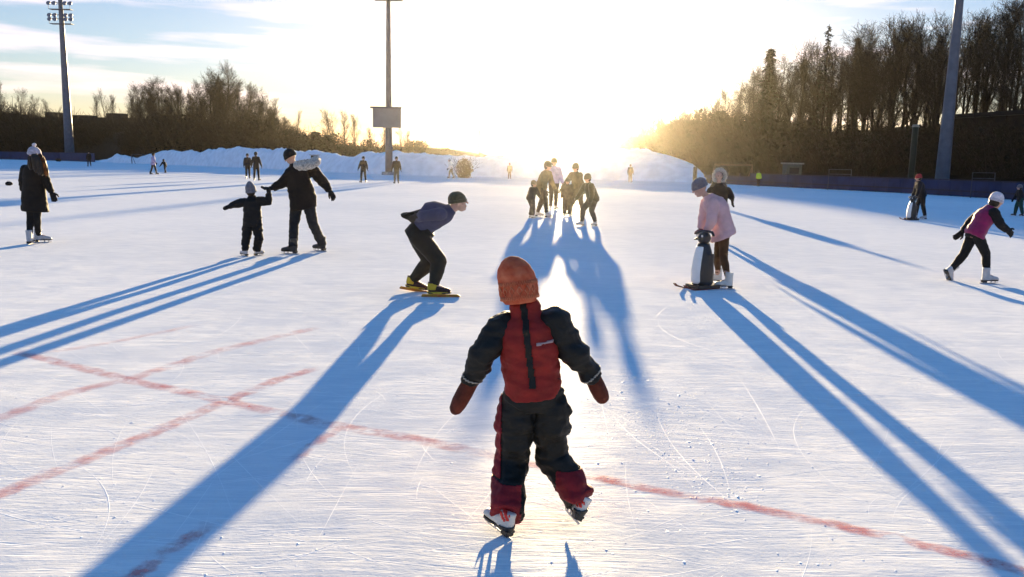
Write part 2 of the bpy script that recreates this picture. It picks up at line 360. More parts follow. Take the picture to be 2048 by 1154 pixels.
def far(label, px, py, Hh, yaw, cfg, stride=.12, arm=(.12,.12), lean=0, knee=0, bend=0, group=None):
    b = G(px, py); s = Hh/1.75; f = Vector((math.sin(R(yaw)), math.cos(R(yaw)), 0)); r = Vector((f.y, -f.x, 0)); U = Vector((0,0,1)); cfg = dict(cfg)
    J = {}
    J['pel'] = U*(.98-knee)*s-f*bend*.25*s; J['neck'] = J['pel']+(U*math.cos(lean)+f*math.sin(lean))*.50*s; J['head'] = J['neck']+(U*math.cos(lean*.5)+f*math.sin(lean*.5)).normalized()*.17*s
    for q, k, a in (('l',-1,arm[0]), ('r',1,arm[1])):
        J['s'+q] = J['neck']+r*k*.155*s-U*.065*s; J['e'+q] = J['s'+q]-U*(.27*s*math.cos(a))+r*k*(.04+.27*math.sin(a))*s+f*.03*s
        J['w'+q] = J['e'+q]-U*(.23*s*math.cos(a*1.1))+r*k*.23*math.sin(a*1.1)*s+f*.08*s; J['h'+q] = J['w'+q]+(J['w'+q]-J['e'+q]).normalized()*.16*s
        st = f*(stride*k*s); J['p'+q] = J['pel']+r*k*.09*s; J['a'+q] = r*k*.11*s+st+U*.125*s*1.05; J['k'+q] = (J['p'+q]+J['a'+q])/2+f*(.04+knee*.9)*s
        cfg['f'+q] = (f+r*k*.25).normalized()
    cfg.setdefault('eyes', False); cfg.setdefault('hs', s*(1.12 if Hh > 1.4 else 1.3))
    return person(label, b, J, s, yaw, cfg, group)[0]
V = Vector
#PEOPLE_BEGIN
# --- the child in the foreground
bchild = G(1015, 1075)
Yc = 3.50
cfg = dict(tm=suitblack, jm=redcloth, gm=mitt, mit=True, hat=None, bm=whiteboot, jk=.028, tk=.030, fine=1.35, hs=.90, cuff=.070, cufft=.06, ar=1.08, shaft=.045, wrs=.027,
           extra=lambda mb, J, sp, la, de: mb.ell(J['neck']-sp*.035, .088, .070, .062, (la, de, sp)).ell(J['neck']+sp*.012, .066, .062, .05, (la, de, sp)),
           wrj=.018, wrt=.026, hsz=1.30, ss=1.02, dp=1.25, hem=.002, waist=.150, hipw=.135, eyes=False, sleeve=suitblack, collar=1, sm=3,
           fl=V((-.62,.70,0)).normalized(), fr=V((-.35,.55,-.45)).normalized(), ur=V((.42,.18,.85)), ul=V((.16,-.05,1)), hup=V((-.14,.10,1)), hf=(-.05,1,0))
J = dict(head=(1036,570), neck=(1050,624), pel=(1067,788), sl=(1008,656), sr=(1106,648), el=(966,708,-.02), er=(1150,706,.0), wl=(942,762,.03), wr=(1186,756,.03), hl=(908,824,.05), hr=(1208,802,.05),
         pl=(1034,822), pr=(1102,822), kl=(1024,920,.04), kr=(1100,912,.06))
childroot, hfr = near('foreground child seen from behind in a red and black snowsuit and coral hat', Yc, J,
     dict(l=(997,1064,-40), r=(1140,1042,-30,3.45)), .66, 0, cfg)
cb = childroot.location
def CP(px, py, dy=0): return P(px, py, Yc+dy)-cb
hc = CP(1036, 570); hr_, hf_, hu_ = hfr; hs = .90
# hat: tight knit cap with a peaked crown, strap to the collar
g = MB(); pr = [(-.085,.86),(-.05,.98),(0,1.05),(.05,1.02),(.088,.87),(.116,.63),(.132,.39),(.140,.15)]
g.loft([(hc+hu_*(a*hs)-hr_*(max(0,a)*.10)-hf_*.01, hr_, hf_, .088*b*hs, .104*b*hs) for a, b in pr], 28)
for k in (-1,1): g.ell(hc+hr_*k*.082*hs-hu_*.02*hs, .012, .032, .045, hfr)
hat = g.remesh('hat', hatorange, childroot, .006, 3, .0015, (50,50,50))
g = MB()
g.loft([(hc-hu_*.082*hs-hf_*.01, hr_, hf_, .080*hs, .096*hs), (hc-hu_*.050*hs-hf_*.01, hr_, hf_, .092*hs, .109*hs)], 28, False)
# knitted hat pattern: rings of lighter stitched shapes on the back
def onhat(ang, a, rad=1.0):
    rr = 1.07 if a < .05 else (1.02 if a < .08 else .9); return hc+hu_*(a*hs)-hf_*.01+hr_*(math.sin(ang)*.088*rr*hs*rad)-hf_*(math.cos(ang)*.104*rr*hs*rad)
g = MB()
for a_, st in ((-.055, 0), (.012, .5)):
    pts = [onhat(-1.35+2.7*i/44, a_+(.009 if i % 2 else -.009)) for i in range(45)]; g.tube(pts, .0022, 5)
for k in range(7):
    c_ = -1.2+.4*k; pts = [onhat(c_+x*.13, -.022+z*.020) for x, z in ((0,1),(1,0),(0,-1),(-1,0),(0,1))]; g.tube(pts, .0024, 5)
g.build('hat_stitching', mat('peach_yarn', (.66,.22,.11), .9, .1), hat, True)
# collar, zip stripe, side stripe, knee panels, logo strip
# snowsuit panels follow the garment: copied from its surface by picking faces
def panel(src, name, m, test, off=.003):
    me = src.data; keep = [p for p in me.polygons if test(p.center)]; vi = {}; vs = []; fs = []
    for p in keep:
        f = []
        for i in p.vertices:
            if i not in vi: vi[i] = len(vs); vs.append(me.vertices[i].co+me.vertices[i].normal*off)
            f.append(vi[i])
        fs.append(f)
    d = bpy.data.meshes.new(name); d.from_pydata(vs, [], fs); d.update(); d.materials.append(m)
    for p in d.polygons: p.use_smooth = True
    o = bpy.data.objects.new(name, d); col.objects.link(o); o.parent = src
    md = o.modifiers.new('s', 'SOLIDIFY'); md.thickness = .003; md.offset = 0
    return o
vest = [c for c in childroot.children if c.name.startswith('vest')][0]; vest.name = 'jacket'
tr = [c for c in childroot.children if c.name.startswith('trousers')][0]
a0, a1 = CP(1046, 600), CP(1066, 775)
def zipt(c):
    t = (c.z-a1.z)/(a0.z-a1.z); x = a1.x+(a0.x-a1.x)*t
    return c.y < 0.0 and 0.08 < t < .98 and abs(c.x-x) < .013
panel(vest, 'zip_stripe', suitblack, zipt, .004)
slv = [c for c in childroot.children if c.name.startswith('sleeves')][0]
for q, w0, e0 in (('l', CP(942,762,.03), CP(966,708,-.02)), ('r', CP(1186,756,.03), CP(1150,706,0))):
    ax = (e0-w0).normalized(); panel(slv, 'cuff_piping', mat('silver_piping', (.30,.27,.22), .5, .1), lambda c, w0=w0, ax=ax: abs((c-w0).dot(ax)-.022) < .0032 and (c-w0).length < .12, .002)
lp = CP(1088, 676); panel(vest, 'reflective_print', greyprint, lambda c: c.y < 0 and abs(c.z-lp.z-(c.x-lp.x)*.12) < .0055 and abs(c.x-lp.x) < .034, .003)
lx = CP(1008, 850); panel(tr, 'side_stripe', redtrim, lambda c: c.x < lx.x-.010 and c.z > CP(0, 925).z, .003)
kk = CP(1024, 948); panel(tr, 'shin_panel', redtrim, lambda c: c.x < CP(1062,950).x and c.z < kk.z and not (c.x > CP(1040,990).x and c.y < .0), .003)
k2 = CP(1098, 905); panel(tr, 'knee_panel', redtrim, lambda c: c.x > CP(1112,950).x and CP(0,965).z < c.z < CP(0,915).z, .003)
for sk in [c for c in childroot.children if c.name.startswith('skate')]:
    me = sk.data; ctr = sum((v.co for v in me.vertices), V())/len(me.vertices); leftfoot = ctr.x < 0
    d = ctr+V((.016, -.01, .028)) if leftfoot else ctr+V((-.0, -.01, .03))
    panel(sk, 'red_emblem', redprint, lambda c: (c-d).x**2+(c.z-d.z)**2 < .00042 and c.y < ctr.y+.02 and int((c.x+c.z*.4)*160) % 3 != 0, .002)
    panel(sk, 'heel_cup', blackboot, (lambda fo: (lambda c: (c-ctr).dot(fo) < -.018 and c.z < ctr.z-.020+(.0 if leftfoot else .02)))(V((-.62,.70,0)) if leftfoot else V((-.35,.55,-.45))), .004)
# --- speed skater
near('speed skater in slate jersey and olive beanie crouching low with hands behind the back', None,
  dict(head=(917,405), neck=(899,421), pel=(836,468), sl=(882,428,-.17), sr=(885,426,.17), el=(846,432,-.24), er=(850,425,.24), wl=(826,438,-.08), wr=(829,430,.08), hl=(808,434,.02), hr=(812,426,.0),
       pl=(836,474,.09), pr=(838,474,-.09), kl=(860,522,.10), kr=(878,522,-.10)),
  dict(l=(829,583,75), r=(875,594,88)), 1.0, 88,
  dict(tm=olivepants, jm=blueshirt, gm=olivepants, hat=olivehat, bm=mat('maroon_boot', (.03,.012,.012), .5, .3, 12), kind='long', jk=.018, tk=.034, jstart=1, gaunt=1, sm=6, wrj=.004, wrt=.004, hatlo=0, hf=(1,-.05,-.15), hup=V((-.15,0,1)), curve=.07, cuff=.030, dp=1.3, waist=.15, ss=1.0, hs=.98, fine=1.1, collar=1,
       fl=V((.95,-.10,-.18)).normalized(), ul=V((.15,0,1))))
# --- man with the fur hood
man, mfr = near('man in dark parka with pale fur hood holding the hand of a child', None,
  dict(head=(580,314), neck=(590,332), pel=(606,398), sl=(583,345,-.05), sr=(628,343,.08), el=(565,366,-.05), er=(646,364,.0), wl=(545,376,-.1), wr=(659,381,0), hl=(533,378,-.13), hr=(667,393,0),
       pl=(594,403), pr=(616,403), kl=(588,448,.0), kr=(626,448,-.02)),
  dict(l=(581,508,-80), r=(640,502,-60)), 1.0, -70,
  dict(tm=jeans, jm=darkbrown, gm=black, hat=black, bm=blackboot, jk=.045, tk=.022, hem=.17, hipw=.175, waist=.165, flare=.005, wrj=.010, wrt=.010, hf=(-1,.25,-.1), cuff=.055, cufft=-.05, dp=1.15))
mc = man.location
g = MB(); pts = [P(x, y, 13.5+d)-mc for x, y, d in ((588,330,-.20),(598,333,-.22),(610,333,-.22),(622,330,-.18),(631,324,-.08),(633,320,.05),(624,324,.14),(604,326,.18),(590,326,.10))]
g.tube([p for p in pts], [.03,.055,.062,.066,.07,.066,.055,.045,.03], 10).remesh('fur_hood', furm, man, .014, 2, .018, (26,26,26))
# --- child in black
near('small child in black snowsuit holding the hand of the man in the parka', None,
  dict(head=(502,381), neck=(504,395), pel=(505,443), sl=(490,404), sr=(519,402), el=(472,408), er=(537,404), wl=(458,413), wr=(538,386), hl=(447,418), hr=(536,375),
       pl=(496,446), pr=(514,446), kl=(492,478,.0), kr=(517,478)),
  dict(l=(489,512,-50), r=(517,511,30)), .70, 0,
  dict(tm=black, jm=black, gm=black, mit=True, hat=greyhat, bm=greyboot, jk=.034, tk=.024, hs=.88, wrj=.018, wrt=.022, cuff=.052, cufft=-.03, dp=1.1, peak=1, waist=.15, hatlo=-.04))
# --- woman at the left
wom, wfr = near('long-haired woman in long dark coat and pale bobble hat', None,
  dict(head=(70,309), neck=(68,327), pel=(68,388), sl=(51,339), sr=(84,340), el=(46,362), er=(93,365), wl=(47,382), wr=(103,384), hl=(50,395), hr=(108,396),
       pl=(61,396), pr=(75,396), kl=(61,435), kr=(74,435)),
  dict(l=(62,488,-10), r=(84,485,65)), .98, 50,
  dict(tm=black, jm=darkbrown, gm=black, hat=palehat, pom=whitehat, bm=greyboot, jk=.032, tk=.004, hem=.30, hipw=.165, waist=.145, flare=.03, wrj=.009, dp=1.2, hf=(.75,.6,0)))
g = MB(); wl = wom.location; wh = P(70,309,14.2)-wl
g2 = MB()
for x0, y0, x1, y1, x2, y2, d in ((70,308,80,328,84,352,-.08),(72,312,78,332,79,350,-.12),(66,308,70,330,72,345,-.12),(60,312,60,328,62,340,-.08),(78,308,88,330,92,352,-.04),(80,312,90,334,95,350,-.01)):
    a, b, c = (P(x, y, 14.2+d)-wl for x, y in ((x0,y0),(x1,y1),(x2,y2))); (g2 if x1 >= 88 else g).tube([a, a.lerp(b,.5)+V((.01,0,0)), b, b.lerp(c,.6), c], [.03,.045,.042,.035,.012], 10)
hr0 = g.remesh('hair', darkhair, wom, .010, 1, .008, (30,30,6)); g2.remesh('loose_strands', brownhair, hr0, .008, 1, .008, (40,40,6))
# --- girl in pink
near('girl in pale pink jacket and grey beanie bending over a penguin skating aid', None,
  dict(head=(1399,376), neck=(1418,395), pel=(1446,460), sl=(1413,407,.14), sr=(1426,409,-.14), el=(1406,437,.16), er=(1423,442,-.20), wl=(1402,458,.12), wr=(1414,460,-.14), hl=(1400,469,.08), hr=(1408,468,-.08),
       pl=(1442,468,.08), pr=(1448,468,-.06), kl=(1436,510,.08), kr=(1447,512,-.06)),
  dict(l=(1428,566,-80), r=(1449,578,-80)), .86, -88,
  dict(tm=browntights, jm=pink, gm=mat('mauve_glove', (.16,.05,.07)), hat=greyhat, bm=whiteboot, jk=.034, tk=.004, hem=.09, hipw=.165, waist=.150, flare=.035, cuff=.028, wrj=.010, hf=(-1,-.25,-.45), hup=V((-.45,0,1)), hs=.98, curve=.05, dp=1.15, hatlo=.0, hemdir=V((.10,0,-1)), fine=1.1))
# --- woman in hood behind her
hw, hwf = near('woman in fur-trimmed hood and tan scarf walking behind the girl in pink', None,
  dict(head=(1438,353), neck=(1438,370), pel=(1438,425), sl=(1422,382), sr=(1455,382), el=(1412,402), er=(1462,392), wl=(1408,420), wr=(1465,398), hl=(1406,430), hr=(1464,407),
       pl=(1432,430), pr=(1444,430), kl=(1432,458), kr=(1446,458)),
  dict(l=(1436,488,180), r=(1450,486,175)), .92, 180,
  dict(tm=black, jm=darkbrown, gm=black, hat=None, bm=whiteboot, jk=.032, tk=.010, hem=.16, hipw=.165, waist=.15, dp=1.15, flare=.01))
hb = hw.location; hh = P(1438,353,17)-hb
g = MB(); ring = [hh+V((math.cos(t)*.115, -.05, .01+math.sin(t)*.135)) for t in [2*math.pi*i/20 for i in range(20)]]; ring.append(ring[0])
g.tube(ring, .040, 8).remesh('fur_trim', furm, hw, .014, 1, .016, (30,30,30))
MB().ell(hh+V((0,.03,.01)), .125, .11, .145).remesh('hood', darkbrown, hw, .014, 2, .004)
MB().loft([(hh+V((0,0,-.12)), V((1,0,0)), V((0,1,0)), .12, .12), (hh+V((0,-.01,-.20)), V((1,0,0)), V((0,1,0)), .17, .14), (hh+V((0,-.03,-.33)), V((1,0,0)), V((0,1,0)), .18, .13)], 16).remesh('scarf', tan, hw, .014, 2, .014)
# --- magenta skater
near('skater in magenta vest and white beanie striding to the right with arms swinging', None,
  dict(head=(1993,402), neck=(1980,418), pel=(1950,466), sl=(1966,424,.14), sr=(1988,426,-.14), el=(1942,442,.18), er=(2000,448,-.16), wl=(1926,462,.15), wr=(2014,460,-.14), hl=(1916,472,.14), hr=(2025,469,-.12),
       pl=(1944,472,.07), pr=(1956,472,-.07), kl=(1928,508,.06), kr=(1972,508,-.05)),
  dict(l=(1890,554,60,11.8), r=(1977,567,82)), .90, 80,
  dict(tm=black, jm=magenta, sleeve=black, gm=black, hat=whitehat, brim=palehat, bm=greyboot, jk=.024, tk=.006, hem=.06, hipw=.155, waist=.14, hf=(.95,.3,-.2), hup=V((.3,0,1)), hs=.93, hair=darkhair, fine=1.1, collar=1,
       fl=V((.35,.30,-.80)).normalized(), ul=V((.70,.1,.5))))
# --- the hazy group under the sun
glowcloth = mat('glow_tinted_cloth', (.26,.19,.10), .85, .25, 9, .003); gcfg = dict(fine=.8, wrt=.012, tm=tan, jm=glowcloth, gm=tan, hat=olivehat, bm=whiteboot, jk=.035, tk=.02, hem=.18, hipw=.20, waist=.185, flare=.03)  # golden sun veil put into the cloth colour: group's clothes lightened to warm tan
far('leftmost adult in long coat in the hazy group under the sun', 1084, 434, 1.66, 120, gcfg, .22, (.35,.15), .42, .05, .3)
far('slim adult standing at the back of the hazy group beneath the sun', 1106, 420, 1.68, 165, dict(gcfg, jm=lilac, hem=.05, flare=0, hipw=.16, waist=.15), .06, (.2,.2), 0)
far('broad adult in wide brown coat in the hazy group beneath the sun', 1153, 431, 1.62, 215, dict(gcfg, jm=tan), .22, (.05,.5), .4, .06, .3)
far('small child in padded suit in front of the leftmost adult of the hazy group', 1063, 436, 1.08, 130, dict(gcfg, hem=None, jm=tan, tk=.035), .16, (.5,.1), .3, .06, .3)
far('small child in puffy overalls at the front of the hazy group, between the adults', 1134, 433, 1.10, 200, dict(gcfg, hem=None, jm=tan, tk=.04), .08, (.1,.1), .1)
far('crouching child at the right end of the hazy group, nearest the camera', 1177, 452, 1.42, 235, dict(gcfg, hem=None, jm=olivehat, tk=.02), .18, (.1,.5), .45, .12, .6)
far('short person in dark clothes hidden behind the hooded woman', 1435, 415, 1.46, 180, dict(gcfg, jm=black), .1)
# --- far skaters
D = dict(tm=black, jm=black, gm=black, hat=black, bm=blackboot, jk=.035, tk=.02, fine=.7)
far('distant skater in dark brown at the far left, beside the tall mast', 179, 333, 1.8, 170, dict(D, jm=darkbrown), .15)
far('distant skater in lilac top and purple skirt at the far left', 307, 349, 1.7, 60, dict(D, jm=lilac, hem=.20, flare=.06, hat=darkbrown), .22, (.7,.5), .1)
far('distant child in black bending forward beside the skater in purple skirt', 331, 346, 1.25, -60, dict(D), .22, (.5,.5), .5, .05)
far('distant adult in navy jacket side by side with a person in black coat', 496, 357, 1.75, 160, dict(D, jm=darknavy), .1)
far('distant person in long black coat in front of the snow bank', 513, 361, 1.85, 0, dict(D, hem=.18), .12, (.25,.2))
far('distant standing skater in black in front of the goal with white net', 727, 365, 1.7, 190, D, .16, (.25,.25))
far('distant skater in brown jacket and pale trousers beside the mast with the sign board', 793, 367, 1.72, 180, dict(D, jm=darkbrown, tm=tan, hat=darkhair), .08, (.2,.2))
far('distant skater in white jacket leaning forward left of the sunlit bush', 903, 357, 1.75, -90, dict(D, jm=white, tm=tan, hat=palehat, hem=.1), .22, (.3,.6), .35, .03)
far('tiny figure in tan coat walking before the big snow mound', 1260, 365, 1.5, 180, dict(D, jm=tan, tm=tan, hat=darkhair, hem=.2), .1)
far('steward in yellow safety vest in front of the dark barrier', 1516, 373, 1.2, 180, dict(D, jm=hivis, hem=.08), .1)
far('girl in red hat and dark clothes pushing a penguin skating aid by the barrier', 1840, 438, 1.42, -80, dict(D, hat=redhat, jm=darknavy, bm=greyboot, hem=.1, fine=1), .14, (.1,.1), .35)
far('child in dark and green clothes at the right edge of the ice', 2037, 432, 1.08, -80, dict(D, tm=greencloth, hat=greyhat, fine=1, tk=.03), .16, (.4,.4), .2)
far('distant skater in pink hat half lost in the glare before the snow', 1019, 358, 1.4, 180, dict(D, jm=tan, tm=tan, hat=redhat), .1)
# --- penguins
def penguin(px, py, yaw, s, label):
    root = empty('penguin_skating_aid', G(px, py)); root.rotation_euler.z = R(yaw); tag(root, label, 'skating aid')
    X, Yv, Z = V((1,0,0)), V((0,1,0)), V((0,0,1))     # faces -Y locally
    pr = [(.05,.13,.12),(.10,.150,.135),(.22,.155,.140),(.36,.140,.128),(.48,.112,.105),(.55,.085,.085),(.59,.070,.074)]
    g = MB(); g.loft([(V((0,0,z*s)), X, Yv, a*s, b*s) for z, a, b in pr], 24)
    for k in (-1,1): g.loft([(V((k*(.125+.02*t)*s, .02*s, (.46-.30*t)*s)), X, Yv, (.022-.012*t)*s, (.055-.030*t)*s) for t in (0,.3,.6,1)], 12)
    bd = g.remesh('body', blackplastic, root, .010*s, 2)
    g = MB(); g.loft([(V((0,-.030*s,z*s)), X, Yv, a*.80*s, b*.86*s) for z, a, b in [(.07,.13,.12)]+pr[1:6]], 24).remesh('belly', white, root, .010*s, 2)
    g = MB(); g.ell((0,0,.655*s), .082*s, .090*s, .085*s).cap((0,-.06*s,.665*s), (0,-.165*s,.640*s), .030*s, .008*s)
    hd = g.remesh('head', blackplastic, root, .008*s, 2)
    for k in (-1,1): MB().ell((k*.042*s,-.072*s,.685*s), .014*s, .010*s, .016*s).build('eye', white, hd, True)
    g = MB(); g.tube([V((-.17*s,.0,.70*s)), V((-.10*s,.04*s,.735*s)), V((0,.05*s,.74*s)), V((.10*s,.04*s,.735*s)), V((.17*s,0,.70*s))], .017*s, 10).build('handle', blackplastic, root, True)
    g = MB(); g.box((0,.02*s,.036*s), .27*s, .36*s, .044*s).build('base', blackplastic, root, bevel=.008)
    for k in (-1,1):
        g = MB(); g.prism([V((k*.10*s-.018*s, y*s, z*s)) for y, z in ((.20,.0),(-.20,.0),(-.34,.035),(-.38,.075),(-.36,.078),(-.32,.05),(-.20,.014),(.20,.014))], V((.036*s,0,0))).build('ski_runner', redplastic, root, bevel=.002)
    return root
penguin(1403, 577, -62, 1.0, 'black and white penguin skating aid held by the girl in the pink jacket')
penguin(1822, 440, -70, 1.0, 'black and white penguin skating aid in front of the girl with the red hat')
#PEOPLE_END
# ------------------------------------------------------------ ice
def ice_material():
    m = bpy.data.materials.new('scratched_ice'); m.use_nodes = True; t = m.node_tree; N = t.nodes; lk = t.links.new; b = N['Principled BSDF']
    geo = N.new('ShaderNodeNewGeometry'); hs_ = None
    def noi(scale, detail=4, vec=None, rough=.5):
        n = N.new('ShaderNodeTexNoise'); n.inputs['Scale'].default_value = scale; n.inputs['Detail'].default_value = detail; n.inputs['Roughness'].default_value = rough; lk(vec or geo.outputs['Position'], n.inputs['Vector']); return n
    def math_(op, a, b_, c=None):
        n = N.new('ShaderNodeMath'); n.operation = op
        for i, x in enumerate((a, b_, c)):
            if x is None: continue
            if isinstance(x, (int, float)): n.inputs[i].default_value = x
            else: lk(x, n.inputs[i])
        return n.outputs[0]
    warp = noi(.35, 2)
    add = N.new('ShaderNodeVectorMath'); add.operation = 'MULTIPLY_ADD'; lk(warp.outputs['Color'], add.inputs[0]); add.inputs[1].default_value = (.8,.8,0); lk(geo.outputs['Position'], add.inputs[2])
    tot = None; scr = None
    for i, (ang, sx, sy, wgt) in enumerate(((-38, .7, 30, 1), (62, .9, 28, 1), (-75, .6, 40, .8), (30, .25, 60, .7), (48, .35, 11, 1.5), (-52, .3, 13, 1.5), (68, .4, 12, 1.4))):
        mp = N.new('ShaderNodeMapping'); mp.inputs['Rotation'].default_value = (0,0,R(ang)); mp.inputs['Scale'].default_value = (sx, sy, 1); mp.inputs['Location'].default_value = (i*7.3, i*3.1, 0)
        lk(add.outputs[0], mp.inputs[0]); n = noi(1.0, 3, mp.outputs[0], .6)
        d = math_('ABSOLUTE', math_('SUBTRACT', n.outputs['Fac'], .5), None)
        ln = math_('SUBTRACT', 1, math_('MINIMUM', math_('MULTIPLY', d, 34 if sy > 20 else 75), 1)); ln = math_('MULTIPLY', ln, wgt)
        # break the scratches into patches
        pn = noi(.9+.3*i, 2); k = math_('MINIMUM', math_('MAXIMUM', math_('MULTIPLY', math_('SUBTRACT', pn.outputs['Fac'], .46), 7), 0), 1); ln = math_('MULTIPLY', ln, k)
        scr = ln if scr is None else math_('MAXIMUM', scr, ln)
    fine = noi(38, 6, None, .7); mid = noi(3.2, 4, None, .6); big = noi(.12, 3)
    mp = N.new('ShaderNodeMapping'); mp.inputs['Rotation'].default_value = (0,0,R(-24)); mp.inputs['Scale'].default_value = (1.6, 7, 1); lk(add.outputs[0], mp.inputs[0]); brush = noi(1.6, 5, mp.outputs[0], .65)
    h = math_('ADD', math_('MULTIPLY', fine.outputs['Fac'], .55), math_('MULTIPLY', mid.outputs['Fac'], .4)); h = math_('ADD', h, math_('MULTIPLY', brush.outputs['Fac'], .12)); h = math_('SUBTRACT', h, math_('MULTIPLY', scr, .26))
    bp = N.new('ShaderNodeBump'); bp.inputs['Strength'].default_value = 1; bp.inputs['Distance'].default_value = .0031; lk(h, bp.inputs['Height']); lk(bp.outputs[0], b.inputs['Normal'])
    r = N.new('ShaderNodeValToRGB'); r.color_ramp.elements[0].color = (.60,.64,.71,1); r.color_ramp.elements[1].color = (.80,.81,.84,1); r.color_ramp.elements[0].position = .3; r.color_ramp.elements[1].position = .6
    mixv = math_('ADD', math_('MULTIPLY', big.outputs['Fac'], .5), math_('MULTIPLY', brush.outputs['Fac'], .5)); lk(mixv, r.inputs[0])
    mc_ = N.new('ShaderNodeMixRGB'); lk(math_('MULTIPLY', scr, .55), mc_.inputs[0]); lk(r.outputs[0], mc_.inputs[1]); mc_.inputs[2].default_value = (.93,.93,.95,1); lk(mc_.outputs[0], b.inputs['Base Color'])
    N.remove(b); df = N.new('ShaderNodeBsdfDiffuse'); gl = N.new('ShaderNodeBsdfGlossy'); gl.inputs['Roughness'].default_value = .30; ms = N.new('ShaderNodeMixShader'); ms.inputs[0].default_value = .0045
    lk(mc_.outputs[0], df.inputs[0]); lk(bp.outputs[0], df.inputs['Normal']); lk(bp.outputs[0], gl.inputs['Normal']); lk(df.outputs[0], ms.inputs[1]); lk(gl.outputs[0], ms.inputs[2]); lk(ms.outputs[0], N['Material Output'].inputs[0])
    return m
icem = ice_material()
g = MB(); xs = [-355,-120,-60,-20,-8,0,8,20,60,120,355]; yy = [-95,-30,-5,0,4,10,25,60,120,250,355]
for y in yy:
    for x in xs: g.v.append(V((x,y,0)))
for j in range(len(yy)-1):
    for i in range(len(xs)-1): a = j*len(xs)+i; g.f.append((a,a+1,a+1+len(xs),a+len(xs)))
tag(g.build('ice', icem), kind='structure')
# worn red lines painted under the ice
def line_mat():
    m = bpy.data.materials.new('worn_red_paint'); m.use_nodes = True; t = m.node_tree; N = t.nodes; lk = t.links.new; b = N['Principled BSDF']; b.inputs['Base Color'].default_value = (.70,.20,.20,1); b.inputs['Roughness'].default_value = 1; b.inputs['Specular IOR Level'].default_value = 0
    geo = N.new('ShaderNodeNewGeometry'); n = N.new('ShaderNodeTexNoise'); n.inputs['Scale'].default_value = 5; n.inputs['Detail'].default_value = 8; n.inputs['Roughness'].default_value = .7; lk(geo.outputs['Position'], n.inputs['Vector'])
    uv = N.new('ShaderNodeAttribute'); uv.attribute_name = 'wear'
    r = N.new('ShaderNodeValToRGB'); r.color_ramp.elements[0].position = .38; r.color_ramp.elements[1].position = .66; lk(n.outputs['Fac'], r.inputs[0])
    mu = N.new('ShaderNodeMath'); mu.operation = 'MULTIPLY'; lk(r.outputs[0], mu.inputs[0]); lk(uv.outputs['Fac'], mu.inputs[1])
    tr_ = N.new('ShaderNodeBsdfTransparent'); ms = N.new('ShaderNodeMixShader'); lk(mu.outputs[0], ms.inputs[0]); lk(tr_.outputs[0], ms.inputs[1]); N.remove(b); b = N.new('ShaderNodeBsdfDiffuse'); b.inputs[0].default_value = (.74,.22,.21,1); lk(b.outputs[0], ms.inputs[2]); lk(ms.outputs[0], N['Material Output'].inputs[0])
    return m
lm = line_mat()
def pline(pts, wd, wear, z=.004, seed=0):
    P3 = [G(x, y) for x, y in pts]; out = []
    for i in range(len(P3)-1):
        for k in range(14): out.append(P3[i].lerp(P3[i+1], k/14))
    out.append(P3[-1]); g = MB(); wv = []
    prof = (-1,-.55,0,.55,1); pw = (0,.8,1,.8,0)
    for i, p in enumerate(out):
        d = (out[min(i+1,len(out)-1)]-out[max(i-1,0)]).normalized(); n = V((-d.y, d.x, 0)); wob = .02*noise.noise(V((i*.35, seed, 0))); ws = wd*(1+.35*noise.noise(V((i*.5, seed+9, 0))))
        e = min(1, i/6, (len(out)-1-i)/6)
        for a, b in zip(prof, pw): g.v.append(V((p.x, p.y, z))+n*(a*ws/2+wob)); wv.append(b*wear*e*.8)
    for i in range(len(out)-1):
        for k in range(4): a = i*5+k; g.f.append((a, a+1, a+6, a+5))
    o = g.build('painted_line', lm, fix=False); at = o.data.attributes.new('wear', 'FLOAT', 'POINT')
    for i, x in enumerate(wv): at.data[i].value = x
    tag(o, kind='structure'); return o
pline([(20,700),(130,728),(280,765),(450,802),(650,848),(800,872),(980,910)], .15, .75, .0008, 1)
pline([(960,906),(1150,946),(1350,988),(1500,1014),(1800,1078),(2048,1142),(2200,1185)], .11, .95, .0012, 2)
pline([(-120,1040),(0,988),(130,935),(300,868),(450,803),(560,758),(640,735)], .14, .8, .0016, 3)
pline([(-120,880),(0,838),(120,790),(280,752),(420,706),(560,672),(640,655)], .16, .55, .0020, 4)
pline([(40,712),(200,690),(420,645)], .12, .35, .0024, 7)
pline([(240,1175),(330,1105),(430,1045)], .10, 1.0, .0024, 5)
pline([(575,930),(640,880),(700,845)], .10, .5, .0024, 6)
# loose ice crumbs
random.seed(9); g = MB()
for i in range(230):
    px, py = random.uniform(-80, 2130), 560+600*random.random()**.75; c = G(px, py); a = random.gauss(2.6, .9); Ln = random.uniform(.25, 2.2); cv = random.gauss(0, .5)/Ln; wd = random.uniform(.0015, .0035); n = 14; p = c.copy(); b = len(g.v)
    for k in range(n+1):
        d = V((math.cos(a), math.sin(a), 0)); q = V((-d.y, d.x, 0)); e = math.sin(math.pi*(k+.2)/(n+.4))*random.uniform(.5, 1.2); g.v += [p-q*wd*e, p+V((0,0,.00045*e)), p+q*wd*e]; p = p+d*(Ln/n); a += cv*Ln/n
    for k in range(n):
        for m_ in range(2): i0 = b+k*3+m_; g.f.append((i0, i0+3, i0+4, i0+1))
tag(g.build('skate_scratches', mat('scraped_ice', (.88,.89,.92), .8, .05), fix=False), 'curved skate scratches and fine ridges cut in the ice', 'skate scratches', kind='stuff')
random.seed(5); g = MB()
